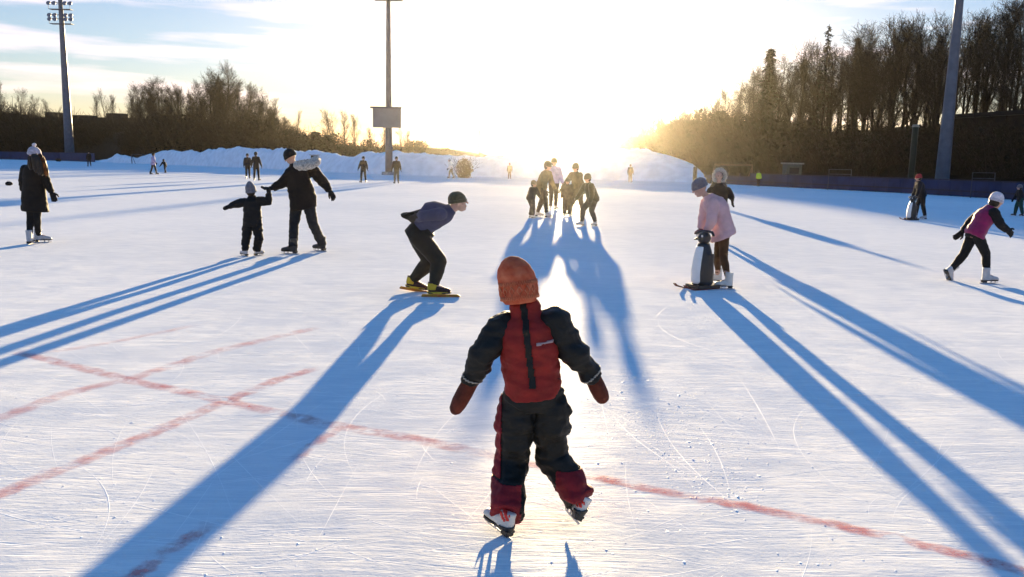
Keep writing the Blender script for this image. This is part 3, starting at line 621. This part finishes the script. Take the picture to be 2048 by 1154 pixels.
for i in range(700):
    if random.random() < .35: px, py = random.gauss(1330, 90), random.gauss(840, 60)
    elif random.random() < .3: px, py = random.gauss(1450, 60), random.gauss(950, 40)
    else: px, py = random.uniform(-50, 2100), random.uniform(620, 1160)
    c = G(px, max(600, py)); r = random.uniform(.0025, .0075)*(1 if random.random() < .95 else 1.8); b = len(g.v)
    for a in range(5): g.v.append(c+V((math.cos(a*1.26)*r*random.uniform(.7,1.3), math.sin(a*1.26)*r*random.uniform(.7,1.3), .0)))
    g.v.append(c+V((random.uniform(-.3,.3)*r, 0, r*random.uniform(.12,.35))))
    for a in range(5): g.f.append((b+a, b+(a+1)%5, b+5))
tag(g.build('ice_crumbs', mat('ice_crumb', (.78,.82,.88), .6, .1), fix=False), 'small loose crumbs of ice scattered over the rink', 'ice crumbs', kind='stuff')
# ------------------------------------------------------------ snow banks round the rink
snowm = mat('piled_snow', (.80,.84,.90), .7, .08, 1.2, .10, 1.6, coords='Object', spec=.2)
def ipol(tab, x):
    for (a, b), (c, d) in zip(tab, tab[1:]):
        if a <= x <= c: return b+(d-b)*(x-a)/(c-a)
    return tab[0][1] if x < tab[0][0] else tab[-1][1]
EDGE = [(-300,312),(0,319),(190,324),(300,328),(450,334),(560,339),(640,343),(800,350),(960,354),(1100,357),(1250,361),(1380,365),(1410,367)]
CREST = [(190,322),(215,318),(235,308),(275,316),(300,308),(345,301),(400,303),(450,298),(520,296),(580,299),(640,303),(682,311),(700,312),(740,304),(820,306),(880,309),(960,313),(1060,311),(1150,308),(1220,303),(1290,303),(1340,311),(1385,330),(1412,352)]
g = MB(); cols = 300; rows = 26
for i in range(cols+1):
    px = 190+(1412-190)*i/cols; e = G(px, ipol(EDGE, px)); cy = ipol(CREST, px); Yk = e.y+3.5+ (2 if 1180 < px < 1400 else 0); hgt = max(.15, P(px, cy, Yk).z)
    dirn = V((e.x, e.y, 0)).normalized()
    for j in range(rows+1):
        t = j/rows; prof = math.sin(min(1, t/.42)*math.pi/2)**.8 if t < .42 else max(0,math.cos((t-.42)/.58*math.pi/2))**.8
        p = e+dirn*(t*(Yk-e.y)/.42); nn = noise.noise(V((p.x*.35, p.y*.35, 1)))*.22+noise.noise(V((p.x*1.1, p.y*1.1, 4)))*.13+noise.noise(V((p.x*3, p.y*3, 4)))*.05
        g.v.append(V((p.x, p.y, max(-.05, hgt*prof*(1+nn*.75*(1 if t > .05 else 0))-.03*(j == 0)))))
for i in range(cols):
    for j in range(rows): a = i*(rows+1)+j; g.f.append((a, a+rows+1, a+rows+2, a+1))
tag(g.build('snow_bank', snowm, smooth=True), kind='structure')
# ------------------------------------------------------------ wooded embankment (terrain)
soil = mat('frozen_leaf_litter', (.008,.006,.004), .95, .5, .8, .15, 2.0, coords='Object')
# (px, distance of toe, crest height in photo y)
RID = [(-500,225,208),(-200,215,205),(0,205,262),(200,195,262),(300,180,262),(420,160,262),(560,145,276),(660,135,290),(760,128,293),(880,125,298),(960,125,306),(1060,130,316),(1150,130,318),(1230,120,305),(1300,108,285),(1380,94,275),(1450,84,265),(1550,76,262),(1700,70,258),(1850,64,250),(2048,56,245),(2300,48,235),(2700,38,225)]
g = MB(); cols = 160; rows = 10
def ridge(px):
    for a, b in zip(RID, RID[1:]):
        if a[0] <= px <= b[0]: t = (px-a[0])/(b[0]-a[0]); return a[1]+(b[1]-a[1])*t, a[2]+(b[2]-a[2])*t
for i in range(cols+1):
    px = -500+3199*i/cols; D0, cy = ridge(px); dirn = V((math.sin(math.atan((px-1024)/FPX)), math.cos(math.atan((px-1024)/FPX)), 0)); k = 1/dirn.y
    hgt = max(.2, P(px, cy, D0+10).z)
    for j in range(rows+1):
        t = j/rows; prof = min(1, t*2.2)**.7; p = dirn*((D0+t*22)*k); g.v.append(V((p.x, p.y, hgt*prof*(1+.12*noise.noise(V((p.x*.15, p.y*.15, 0))))-(0.1 if j == 0 else 0))))
    p = dirn*((D0+60)*k); g.v.append(V((p.x, p.y, hgt*.7)))
rr = rows+2
for i in range(cols):
    for j in range(rr-1): a = i*rr+j; g.f.append((a, a+rr, a+rr+1, a+1))
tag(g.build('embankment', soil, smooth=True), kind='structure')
def terr(px, back):
    D0, cy = ridge(px); d = ray(px, 330); d = V((d.x, d.y, 0)); d /= d.y; p = d*(D0+back); h = max(.2, P(px, cy, D0+10).z); t = min(1, back/22); return V((p.x, p.y, h*min(1, t*2.2)**.7*.9 if back > 0 else 0))
# ------------------------------------------------------------ trees
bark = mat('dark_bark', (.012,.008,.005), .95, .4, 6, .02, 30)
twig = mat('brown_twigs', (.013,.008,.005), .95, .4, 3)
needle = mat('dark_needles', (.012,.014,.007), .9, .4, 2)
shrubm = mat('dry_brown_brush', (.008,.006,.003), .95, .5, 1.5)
def make_tree(seed, H, spread, dens=1.0, broom=.6, fork=.2, rmin=.009):
    rnd = random.Random(seed); T = MB(); C = MB()
    def grow(p, d, L_, r, lv):
        nseg = (7, 5, 4, 3, 2)[lv]; pts = [p]; rad = [r]; dd = d.copy()
        for i in range(nseg):
            w_ = (.05, .13, .2, .28, .3)[lv]; dd = (dd+V((rnd.gauss(0,w_), rnd.gauss(0,w_), rnd.gauss(0,w_*.5)))+V((0,0,broom*(0,.20,.16,.12,.05)[lv]))).normalized(); pts.append(pts[-1]+dd*(L_/nseg)); rad.append(max(rmin*.8, r*(1-(i+1)/nseg*(.86 if lv == 0 else .75))))
        (T if lv < 2 else C).tube(pts, rad, 7 if lv == 0 else (5 if lv < 2 else 3))
        if lv >= 4: return
        nch = {0: int(17*dens), 1: int(7*dens), 2: 5, 3: 3}[lv]
        for k in range(nch):
            t = (fork+(1-fork)*(k+rnd.random())/nch) if lv == 0 else (.2+.8*(k+rnd.random())/nch); x = t*nseg; i = min(nseg-1, int(x)); q = pts[i].lerp(pts[i+1], x-i); ax = (pts[i+1]-pts[i]).normalized()
            o = ax.orthogonal().normalized(); o.rotate(Quaternion(ax, rnd.uniform(0, 2*math.pi))); an = rnd.uniform(.4, .8)*(spread if lv == 0 else 1)
            nd = (ax*math.cos(an)+o*math.sin(an)).normalized()
            ln = H*(.10+.36*(1-t)**.8*min(1, (t-fork+.25)*2.2))*rnd.uniform(.75,1.25)*(.6+spread*.5) if lv == 0 else L_*rnd.uniform(.35,.6)
            ln = max(ln, (0, .12, .05, .035)[lv]*H if lv else 0)
            grow(q, nd, ln, max(rmin, rad[i]*(.42 if lv == 0 else .55)), lv+1)
    grow(V((0,0,-.3)), V((0,0,1)), H*.97, H*.013+.04, 0)
    return T, C
def tree_obj(T, C, label, group):
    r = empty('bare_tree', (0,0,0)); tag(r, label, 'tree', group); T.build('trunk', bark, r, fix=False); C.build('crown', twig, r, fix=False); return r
def make_spruce(seed, H, wid, droop=.25, sparse=1):
    rnd = random.Random(seed); T = MB(); C = MB(); T.tube([V((0,0,-.3)), V((0,0,H*.5)), V((0,0,H))], [H*.013, H*.008, .03], 7); z = H*.08
    while z < H*.985:
        t = z/H; Lb = wid*(1-t)**.8*(.75+.5*rnd.random())+.25
        Lb *= rnd.uniform(.55,1.15)
        for k in range(int(4*sparse)+1):
            a = rnd.uniform(0, 2*math.pi); d = V((math.cos(a), math.sin(a), 0)); L1 = Lb*rnd.uniform(.6, 1.1); p0 = V((0,0,z)); pts = [p0, p0+d*L1*.5-V((0,0,droop*L1*.35)), p0+d*L1-V((0,0,droop*L1*.6))]; C.tube(pts, [.035,.025,.012], 3)
            for q in range(int(10*sparse)+3):
                u = rnd.uniform(.15, 1); c = p0+d*L1*u-V((0,0,droop*L1*u*.65)); s_ = rnd.uniform(.2,.5); e = V((rnd.gauss(0,1), rnd.gauss(0,1), rnd.uniform(-1.2,-.1))).normalized(); f = d.cross(V((0,0,1)))*rnd.uniform(-1,1)+d*.4; b = len(C.v)
                C.v += [c, c+f*s_*.5, c+f*s_*.6+e*s_, c+e*s_*.9]; C.f.append((b,b+1,b+2,b+3))
        z += H*.010*rnd.uniform(.5,1.5)
    r = empty('spruce_tree', (0,0,0)); T.build('trunk', bark, r, fix=False); C.build('crown', needle, r, fix=False); return r
def make_shrub(seed, H, wd, m, leaf=500):
    rnd = random.Random(seed); C = MB(); F = MB()
    for i in range(90):
        a = rnd.uniform(0, 6.28); d = V((math.cos(a)*rnd.uniform(.1,.9), math.sin(a)*rnd.uniform(.1,.9), 1)).normalized(); L_ = H*rnd.uniform(.6,1.05); p = V((rnd.gauss(0,.25)*wd, rnd.gauss(0,.25)*wd, -.2)); pts = [p]
        for k in range(3): d = (d+V((rnd.gauss(0,.2), rnd.gauss(0,.2), 0))).normalized(); pts.append(pts[-1]+d*L_/3)
        C.tube(pts, [.04,.03,.022,.015], 3)
        for q in range(5):
            u = pts[rnd.randint(1,3)]; e = (d+V((rnd.gauss(0,.6), rnd.gauss(0,.6), rnd.gauss(0,.3)))).normalized(); C.tube([u, u+e*L_*.22], [.018,.012], 3)
    for i in range(leaf):
        a = rnd.uniform(0, 6.28); z = rnd.random()**.9; r = wd*(.25+.75*math.sin(z*2.6+.3))*math.sqrt(rnd.random())*.8; c = V((math.cos(a)*r, math.sin(a)*r, z*H*.85)); s_ = rnd.uniform(.12,.32); e = V((rnd.gauss(0,1),rnd.gauss(0,1),rnd.gauss(0,1))).normalized(); f = e.orthogonal().normalized(); b = len(F.v)
        F.v += [c, c+e*s_, c+e*s_+f*s_*.6, c+f*s_*.6]; F.f.append((b,b+1,b+2,b+3))
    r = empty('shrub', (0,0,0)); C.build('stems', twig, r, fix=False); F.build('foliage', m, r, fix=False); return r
#TREES_BEGIN
protos = [tree_obj(*make_tree(i*11+3, 10, sp, dn, br, fk), None, None) for i, (sp, dn, br, fk) in enumerate(((.95,1.0,.7,.20),(.75,1.0,1.1,.15),(1.1,.85,.6,.28),(.8,1.1,.7,.12),(1.0,.9,.9,.3),(.65,.9,1.2,.18)))]
used = set()
def put(proto, pos, s, label, group=None, cat='tree', rz=None, sx=1.0):
    o = proto if proto.name not in used else copy_tree(proto); used.add(proto.name)
    o.location = pos; o.scale = (s*sx, s*sx, s); o.rotation_euler.z = random.uniform(0, 6.28) if rz is None else rz
    for k in ('label','category','group'):
        if k in o: del o[k]
    tag(o, label, cat, group); return o
def plant(px, top, back, label, group=None, i=None, sx=1.0, proto=None, ph=10):
    b = terr(px, back); Hh = P(px, top, b.y).z-b.z; return put(proto or protos[random.randrange(6) if i is None else i], b, Hh/ph, label, group, sx=sx)
random.seed(21)
LR = 'tall bare deciduous tree in the dense wood behind the right side of the rink'; GR = 'bare trees of the wood on the right'
TOPR = [(1215,285),(1260,255),(1300,240),(1340,225),(1380,215),(1440,185),(1480,160),(1560,120),(1600,110),(1680,95),(1740,70),(1820,62),(1880,60),(1960,55),(2000,30),(2060,5),(2200,10)]
for px in range(1225, 2110, 15):
    plant(px+random.uniform(-8,8), ipol(TOPR, px)+random.uniform(-5,38), random.uniform(4, 10), LR, GR, sx=random.uniform(.85,1.25))
for px in range(1240, 2100, 12):
    plant(px+random.uniform(-12,12), ipol(TOPR, px)+(262-ipol(TOPR, px))*random.uniform(.15,.75), random.uniform(2, 20), LR, GR, sx=random.uniform(1.0,1.6))
for px in (1720,1772,1818,1862,1940,1990): plant(px, ipol(TOPR, px)-4, 6, LR, GR, 1, .8)
plant(2036, 0, 3, 'tallest bare tree with spreading limbs at the right edge of the photo', None, 2, 1.0)
sp1 = make_spruce(4, 14, 2.1, .3); sp2 = make_spruce(8, 16, 1.5, .3); sp3 = make_spruce(12, 16, 2.4, -.1, .25)
plant(1527, 92, 5, 'dark narrow spruce with a blunt top at the left of the tall wood', None, proto=sp1, ph=14, sx=1.05)
plant(1697, 70, 7, 'slender dark spruce rising inside the bare wood on the right', None, proto=sp2, ph=16, sx=.9)
plant(1638, 48, 4, 'thin half-bare larch with whorled branches poking above the wood', None, proto=sp3, ph=16, sx=.8)
LL = 'bare deciduous tree in the row behind the far left snow bank'; GL = 'bare trees of the far left row'
TOPL = [(-60,150),(0,160),(40,185),(110,195),(160,225),(215,185),(250,200),(290,165),(340,162),(390,180),(445,145),(490,172),(540,195),(570,235),(600,262),(640,262),(665,225),(715,228),(750,262),(800,262),(840,280)]
for px in (8,-20,75,50,108,216,232,200): plant(px, ipol(TOPL, px)+random.uniform(0,12), 26, 'bare tree standing behind the dark building at the left', 'bare trees behind the left building', sx=.85)
for px in range(272, 590, 9): plant(px+random.uniform(-5,5), ipol(TOPL, px)+random.uniform(0,22), random.uniform(3,14), LL, GL, sx=random.uniform(.85,1.2))
plant(446, 143, 4, 'tallest round-crowned bare tree of the far left row', None, 0, .95)
plant(592, 228, 5, 'slim bare tree at the right end of the far left row', None, 5, .6)
for px, tp in ((650,235),(668,228),(690,232),(710,238),(740,262),(770,258),(800,262),(815,268)): plant(px, tp, 4, 'small bare tree beside the mast with the sign board', 'small bare trees around the middle mast', sx=1.0)
for px in range(268, 600, 8): plant(px+random.uniform(-5,5), ipol(TOPL, px)+(262-ipol(TOPL, px))*random.uniform(.2,.7), random.uniform(2,14), LL, GL, sx=random.uniform(1.1,1.6))
b = G(957, 345); put(protos[3], b+V((0,4,0)), (P(957,232,b.y+4).z)/10, 'lone thin sapling in front of the low sunlit snow bank', None, sx=.55)
b = G(1058, 345); put(protos[5], b+V((0,4,0)), (P(1058,262,b.y+4).z)/10, 'faint thin sapling lost in the sun glare', None, sx=.5)
# shrubs filling the underwood
sh = [make_shrub(k, 4, 2.4, shrubm, 700) for k in (1,2,3)]; conif = make_spruce(31, 5, 1.3, .3)
SL = 'dense brown thicket of brushwood on the embankment under the trees'; SG = 'thickets on the embankment'
TS = [(-40,235),(250,250),(300,232),(340,226),(420,212),(480,215),(540,228),(570,255),(620,272),(650,270),(720,275),(800,285),(860,285),(900,296),(930,300),(1225,292),(1290,265),(1350,235),(1420,215),(1500,225),(1600,240),(1750,250),(1900,250),(2100,240)]
for px in list(range(262, 900, 17))+list(range(1228, 2100, 15)):
    bk = random.uniform(1, 5); b = terr(px, bk); tp = ipol(TS, px)+random.uniform(-12, 22); Hh = max(1.2, P(px, tp, b.y).z-b.z); put(sh[random.randrange(3)], b, Hh/4, SL, SG, 'bush', sx=max(1, 2.4/Hh*1.2))
for px in range(-60, 300, 11):
    b = P(px, 330, 203); b.z = 0; tp = ipol([(-60,188),(0,203),(60,222),(130,231),(264,240),(300,262)], px)+random.uniform(-6, 8); Hh = P(px, tp, b.y).z; put(sh[random.randrange(3)], b, Hh/4, 'black thicket in front of the long building at the far left', 'thickets before the far left building', 'bush', sx=.9)
for px, tp in ((632,262),(608,268),(655,268)): plant(px, tp, 2, 'small dark conical evergreen behind the snow bank', 'small dark evergreens behind the snow bank', proto=conif, ph=5, sx=1.6)
b = G(928, 356); put(sh[0], b+V((0,.5,0)), P(928,312,b.y).z/4, 'golden backlit bush standing before the low snow bank', None, 'bush', sx=.9)
#TREES_END
# ------------------------------------------------------------ buildings and rink furniture
dwall = mat('dark_wall', (.010,.009,.009), .9, .3, .6); droof = mat('dark_roof', (.007,.007,.008), .9, .3, .6); glass = mat('dark_glass', (.010,.012,.018), .6, .1, spec=.15)
def building(pxs, D_, topy, label, floors, depth=12, units=()):
    a = P(pxs[0], 320, D_[0]); b = P(pxs[1], 320, D_[1]); a.z = b.z = 0; d = (b-a); Ln = d.length; d.normalize(); n = V((-d.y, d.x, 0)); n = n if n.y > 0 else -n; Z = V((0,0,1)); Hh = P(pxs[1], topy, D_[1]).z
    root = empty('building', (a+b)/2); tag(root, label, 'building'); fr = (d, n, Z)
    MB().box(n*depth/2+Z*Hh/2, Ln, depth, Hh, fr).build('wall', dwall, root); rf = MB().box(n*depth/2+Z*(Hh+.15), Ln+.8, depth+.8, .3, fr).build('roof', droof, root)
    for u, wd, hh in units: MB().box(d*(u*Ln/2)+n*4+Z*(Hh+.3+hh/2), wd, 3, hh, fr).build('roof_unit', dwall, rf)
    nn = int(Ln/4.5)
    for f in range(floors):
        for k in range(nn):
            c = d*(-Ln/2+Ln*(k+.5)/nn)+Z*(Hh*(f+.5)/floors)-n*.02; w_ = MB().box(c, 1.6, .12, 1.4, fr).build('window', droof, root); MB().box(c-n*.05, 1.4, .06, 1.2, fr).build('pane', glass, w_)
    return root
building((-180,264), (222,206), 238, 'long dark low building with rooftop units behind the far left corner', 3, 12, ((-.5,8,1.5),(-.1,5,.8),(.25,3,1.4),(.5,6,.7),(.8,4,1.2)))
building((1898,2260), (66,52), 216, 'long black flat-roofed building behind the barrier at the right edge', 2, 6)
hb_ = mat('blue_board', (.010,.022,.075), .7, .25, .9); rail = mat('dark_blue_rail', (.007,.012,.035), .6, .2)
BE = [(1408,366),(1500,371),(1600,376),(1700,381),(1800,386),(1900,392),(2000,398),(2120,406),(2260,416)]
bp = []
for i in range(len(BE)-1):
    for k in range(4): bp.append(G(BE[i][0]+(BE[i+1][0]-BE[i][0])*k/4, BE[i][1]+(BE[i+1][1]-BE[i][1])*k/4))
bp.append(G(*BE[-1])); root = empty('rink_barrier', bp[len(bp)//2]); tag(root, 'low dark blue barrier of boards along the shaded right side of the rink', 'barrier'); o0 = root.location
Z = V((0,0,1))
for i in range(len(bp)-1):
    a, b = bp[i], bp[i+1]; d = b-a; Ln = d.length; d.normalize(); n = V((-d.y, d.x, 0)); c = (a+b)/2-o0; fr = (d, n, Z); hgt = .95 if i > 3 else .7
    MB().box(c+Z*(hgt/2), Ln-.03, .06, hgt-.02, fr).build('board', hb_, root); MB().box(c+Z*(hgt+.03), Ln, .10, .06, fr).build('rail', rail, root); MB().box(c+Z*.34-n*.045, Ln-.05, .03, .10, fr).build('rub_strip', rail, root)
    MB().box(a-o0+Z*.5+n*.07, .08, .08, 1.0, fr).build('post', rail, root)
# second dark board row on the shaded far left edge
lb = [G(x, y) for x, y in ((-120,314),(0,318.5),(60,320),(120,321.5),(190,324))]; root = empty('rink_barrier', lb[2]); tag(root, 'dark blue barrier of boards at the far left edge of the ice', 'barrier')
for a, b in zip(lb, lb[1:]):
    d = b-a; Ln = d.length; d.normalize(); n = V((-d.y, d.x, 0)); MB().box((a+b)/2-lb[2]+Z*.8, Ln-.1, .1, 1.6, (d, n, Z)).build('board', hb_, root); MB().box((a+b)/2-lb[2]+Z*1.63, Ln, .16, .08, (d, n, Z)).build('rail', rail, root)
# light masts
mastm = mat('galvanised_steel', (.075,.095,.125), .55, .15, 2, spec=.5); lampm = mat('floodlight_housing', (.10,.14,.20), .5, .2, 3); lglass = mat('floodlight_glass', (.30,.38,.48), .15, .1, spec=.6); signm = mat('grey_sign_back', (.17,.19,.21), .7, .1, .8)
def mast(base, Hh, r0, r1, label, rows=(), cross=4.0):
    root = empty('light_mast', base); tag(root, label, 'light mast'); rg = []
    X, Yv = V((1,0,0)), V((0,1,0)); MB().loft([(Z*(Hh*t), X, Yv, r0+(r1-r0)*t, r0+(r1-r0)*t) for t in (0,.25,.5,.75,1)], 16).build('pole', mastm, root, True)
    MB().loft([(Z*-.05, X, Yv, r0*2, r0*2), (Z*.3, X, Yv, r0*1.9, r0*1.9)], 16).build('footing', mat('concrete', (.3,.3,.3), .9), root)
    for z, kind in rows:
        if kind == 'p':
            MB().box(Z*z, cross*1.0, 1.3, .10).tube([V((-cross/2,-.6,z+.9)), V((cross/2,-.6,z+.9))], .04).tube([V((-cross/2,-.6,z)), V((-cross/2,-.6,z+.9))], .04).tube([V((cross/2,-.6,z)), V((cross/2,-.6,z+.9))], .04).build('platform', mastm, root)
        else:
            cr_ = MB().box(Z*z, cross*1.1, .16, .16).build('crossbar', mastm, root)
            for k in range(5):
                x = -cross/2+cross*k/4; 
                if abs(x) < .3: continue
                f = MB().loft([(V((x,-.1,z+.1)), X, Z, .25, .25), (V((x,-.45,z-.08)), X, Z, .40, .38), (V((x,-.62,z-.16)), X, Z, .42, .40)], 12).build('floodlight', lampm, cr_)
    return root
def zat(px, py, Y): return P(px, py, Y).z
Ym = 175; b = P(141, 330, Ym); b.z = 0
mast(b, zat(126,-14,Ym), .95, .38, 'tall tapering light mast with stacked floodlights at the far left', [(zat(126,-8,Ym),'l'), (zat(126,6,Ym),'l'), (zat(127,19,Ym),'p'), (zat(127,30,Ym),'l'), (zat(128,38,Ym),'l'), (zat(128,48,Ym),'p')], 4.4)
b = G(778, 350); Ym = b.y; m2 = mast(b, zat(782,-70,Ym), .38, .17, 'slim grey light mast carrying a blank sign board in the middle distance', [(zat(781,-1,Ym),'p'), (zat(781,-30,Ym),'l'), (zat(781,-55,Ym),'l')], 2.8)
a0 = P(746, 216, Ym-.6)-b; a1 = P(803, 256, Ym-.6)-b
sg = MB().box(((a0.x+a1.x)/2, -.6, (a0.z+a1.z)/2), a1.x-a0.x, .35, a0.z-a1.z).build('sign_board', signm, m2); MB().box(((a0.x+a1.x)/2-.05, -.65, a0.z+.05), a1.x-a0.x+.35, .7, .16).build('sign_hood', mastm, sg)
b = P(1885, 350, 58); b.z = 0; mast(b, zat(1922,-180,58), .48, .16, 'thick grey light mast rising out of frame at the right', [(zat(1922,-150,58),'p'), (zat(1922,-170,58),'l')], 4)
# goals and small things
def goal(px0, px1, ybase, ytop, label, m, netm, back=1.2, dY=0):
    a, b = G(px0, ybase), G(px1, ybase); a = a+V((0,dY,0)); b = b+V((0,dY,0)); Hh = P(px0, ytop, a.y).z; root = empty('goal', (a+b)/2); o = (a+b)/2; tag(root, label, 'goal'); a = a-o; b = b-o; up = Z*Hh; bk = V((0,back,0))
    g = MB(); g.tube([a, a+up], .07, 8).tube([b, b+up], .07, 8).tube([a+up, b+up], .07, 8); g.tube([a+up, a+bk], .04, 6).tube([b+up, b+bk], .04, 6).tube([a+bk, b+bk], .04, 6); g.build('frame', m, root)
    g = MB(); n = 22
    for i in range(n+1): p = a.lerp(b, i/n); g.tube([p+up, p+bk], .0016, 3)
    for j in range(1, 12): g.tube([(a+up).lerp(a+bk, j/12), (b+up).lerp(b+bk, j/12)], .0016, 3)
    for e in (a, b):
        for j in range(1, 8): g.tube([e+up*(1-j/8), e+bk*(j/8)*0+e*0+up*(1-j/8)+bk*(j/8)], .0016, 3)
    g.build('net', netm, root); return root
gm1 = mat('goal_dark_paint', (.10,.05,.05), .6); gw = mat('goal_white_paint', (.7,.66,.68), .5); gb = mat('goal_brown_paint', (.12,.07,.05), .6); net = mat('net_cord', (.35,.34,.38), .8); netd = mat('net_cord_dark', (.05,.045,.05), .8)
goal(384, 424, 331, 307, 'dark framed goal in front of the blue snow bank at the left', gm1, netd)
goal(706, 758, 345, 319, 'white framed goal with pale net left of the middle mast', gw, net)
goal(1432, 1507, 369, 329, 'brown framed goal with net at the left end of the dark barrier', gb, netd, 1.5, .8)
goal(264, 300, 327, 309, 'small grey goal leaning by the far left snow mound', netd, netd)
# dark container hut
b = G(647, 342.5); root = empty('equipment_shed', b); tag(root, 'dark green box-shaped equipment shed set into the snow bank behind the man in the parka', 'shed')
Hs = P(647, 311, b.y).z; ws = G(679,342.5).x-G(612,342.5).x; gs = mat('shed_green_paint', (.020,.024,.014), .8, .3, 1)
MB().prism([V((-ws/2-.1,-.1,0)), V((ws/2+.25,-.1,0)), V((ws/2,-.1,Hs)), V((-ws/2,-.1,Hs))], V((0,2.6,0))).build('wall', gs, root); MB().box((0,1.1,Hs+.05), ws+.3, 3.0, .12).build('roof', mat('shed_roof_snow', (.5,.5,.52), .8), root)
for k in range(4): MB().box((-ws/2+ws*(k+.5)/4, -.14, Hs*.48), ws/4-.12, .06, Hs*.86).build('door', gs, root)
b = G(1606, 373)+V((0,3,0)); root = empty('ticket_booth', b); tag(root, 'small pale roofed booth behind the barrier at the foot of the wood', 'booth'); bm_ = mat('booth_panel', (.05,.065,.06), .7)
MB().box((0,0,.9), 1.3, 1.1, 1.8).build('wall', bm_, root); MB().box((0,0,1.86), 1.55, 1.35, .12).build('roof', mat('booth_roof', (.2,.21,.21), .7), root); MB().box((0,-.57,1.25), .8, .04, .5).build('window', glass, root)
b = G(1912, 392)+V((0,6,0)); root = empty('green_post', b); tag(root, 'tall dark green post with a pale cap beside the thick mast', 'post'); Hp = zat(1914, 256, b.y)
MB().tube([V((0,0,0)), V((0,0,Hp))], .20, 12).build('pole', mat('green_paint', (.002,.010,.006), .6), root, True); MB().loft([(Z*Hp, V((1,0,0)), V((0,1,0)), .25,.25), (Z*(Hp+.18), V((1,0,0)), V((0,1,0)), .18,.18)], 12).build('cap', mat('pale_cap', (.18,.18,.15), .5), root)
b = G(1389, 366)+V((0,0,0)); root = empty('wooden_post', b); tag(root, 'short dark post above the right end of the snow mound', 'post'); Hq = zat(1389, 335, b.y)
MB().tube([V((0,0,0)), V((0,0,Hq*.98))], .17, 10).build('pole', bark, root, True); MB().ell((0,0,Hq*.98), .19, .19, .10).build('cap', bark, root, True)
for px, py, w_, lab in ((2003, 399, 1.3, 'pale rectangular frame standing behind the barrier near the right edge'), (1700, 382, 1.6, 'faint low frame behind the barrier at the foot of the wood')):
    b = G(px, py)+V((0,2.0,0)); root = empty('bench_frame', b); tag(root, lab, 'frame'); fm = mat('pale_frame_metal', (.04,.045,.06), .5)
    MB().tube([V((-w_/2,0,0)), V((-w_/2,0,1.45)), V((w_/2,0,1.45)), V((w_/2,0,0))], .035, 6).tube([V((-w_/2,0,1.12)), V((w_/2,0,1.12))], .03, 6).build('tubing', fm, root)
for px, py, lab in ((18, 371, 'small dark bag lying on the ice at the left edge'), (117, 323, 'small dark bundle lying near the foot of the far left mast')):
    b = G(px, py); root = empty('bag', b); tag(root, lab, 'bag'); k = .16 if px < 50 else .5
    bo = MB().ell((0,0,k*.55), k*1.1, k*.7, k*.6).remesh('sack', black, root, k*.1, 2, k*.08, (12,12,12)); MB().tube([V((-k*.5,0,k*1.0)), V((-k*.2,0,k*1.35)), V((k*.2,0,k*1.35)), V((k*.5,0,k*1.0))], k*.06, 6).build('handle', black, root)
# ------------------------------------------------------------ haze
hm_ = bpy.data.materials.new('haze'); hm_.use_nodes = True; t = hm_.node_tree; t.nodes.remove(t.nodes['Principled BSDF']); pv = t.nodes.new('ShaderNodeVolumePrincipled')
pv.inputs['Color'].default_value = (1,.93,.80,1); pv.inputs['Density'].default_value = .00012; pv.inputs['Anisotropy'].default_value = .952; t.links.new(pv.outputs[0], t.nodes['Material Output'].inputs['Volume'])
hz = MB().box((0, 130, 29), 720, 460, 60).build('haze', hm_); tag(hz, 'thin glowing winter air over the whole rink', 'haze', kind='stuff')
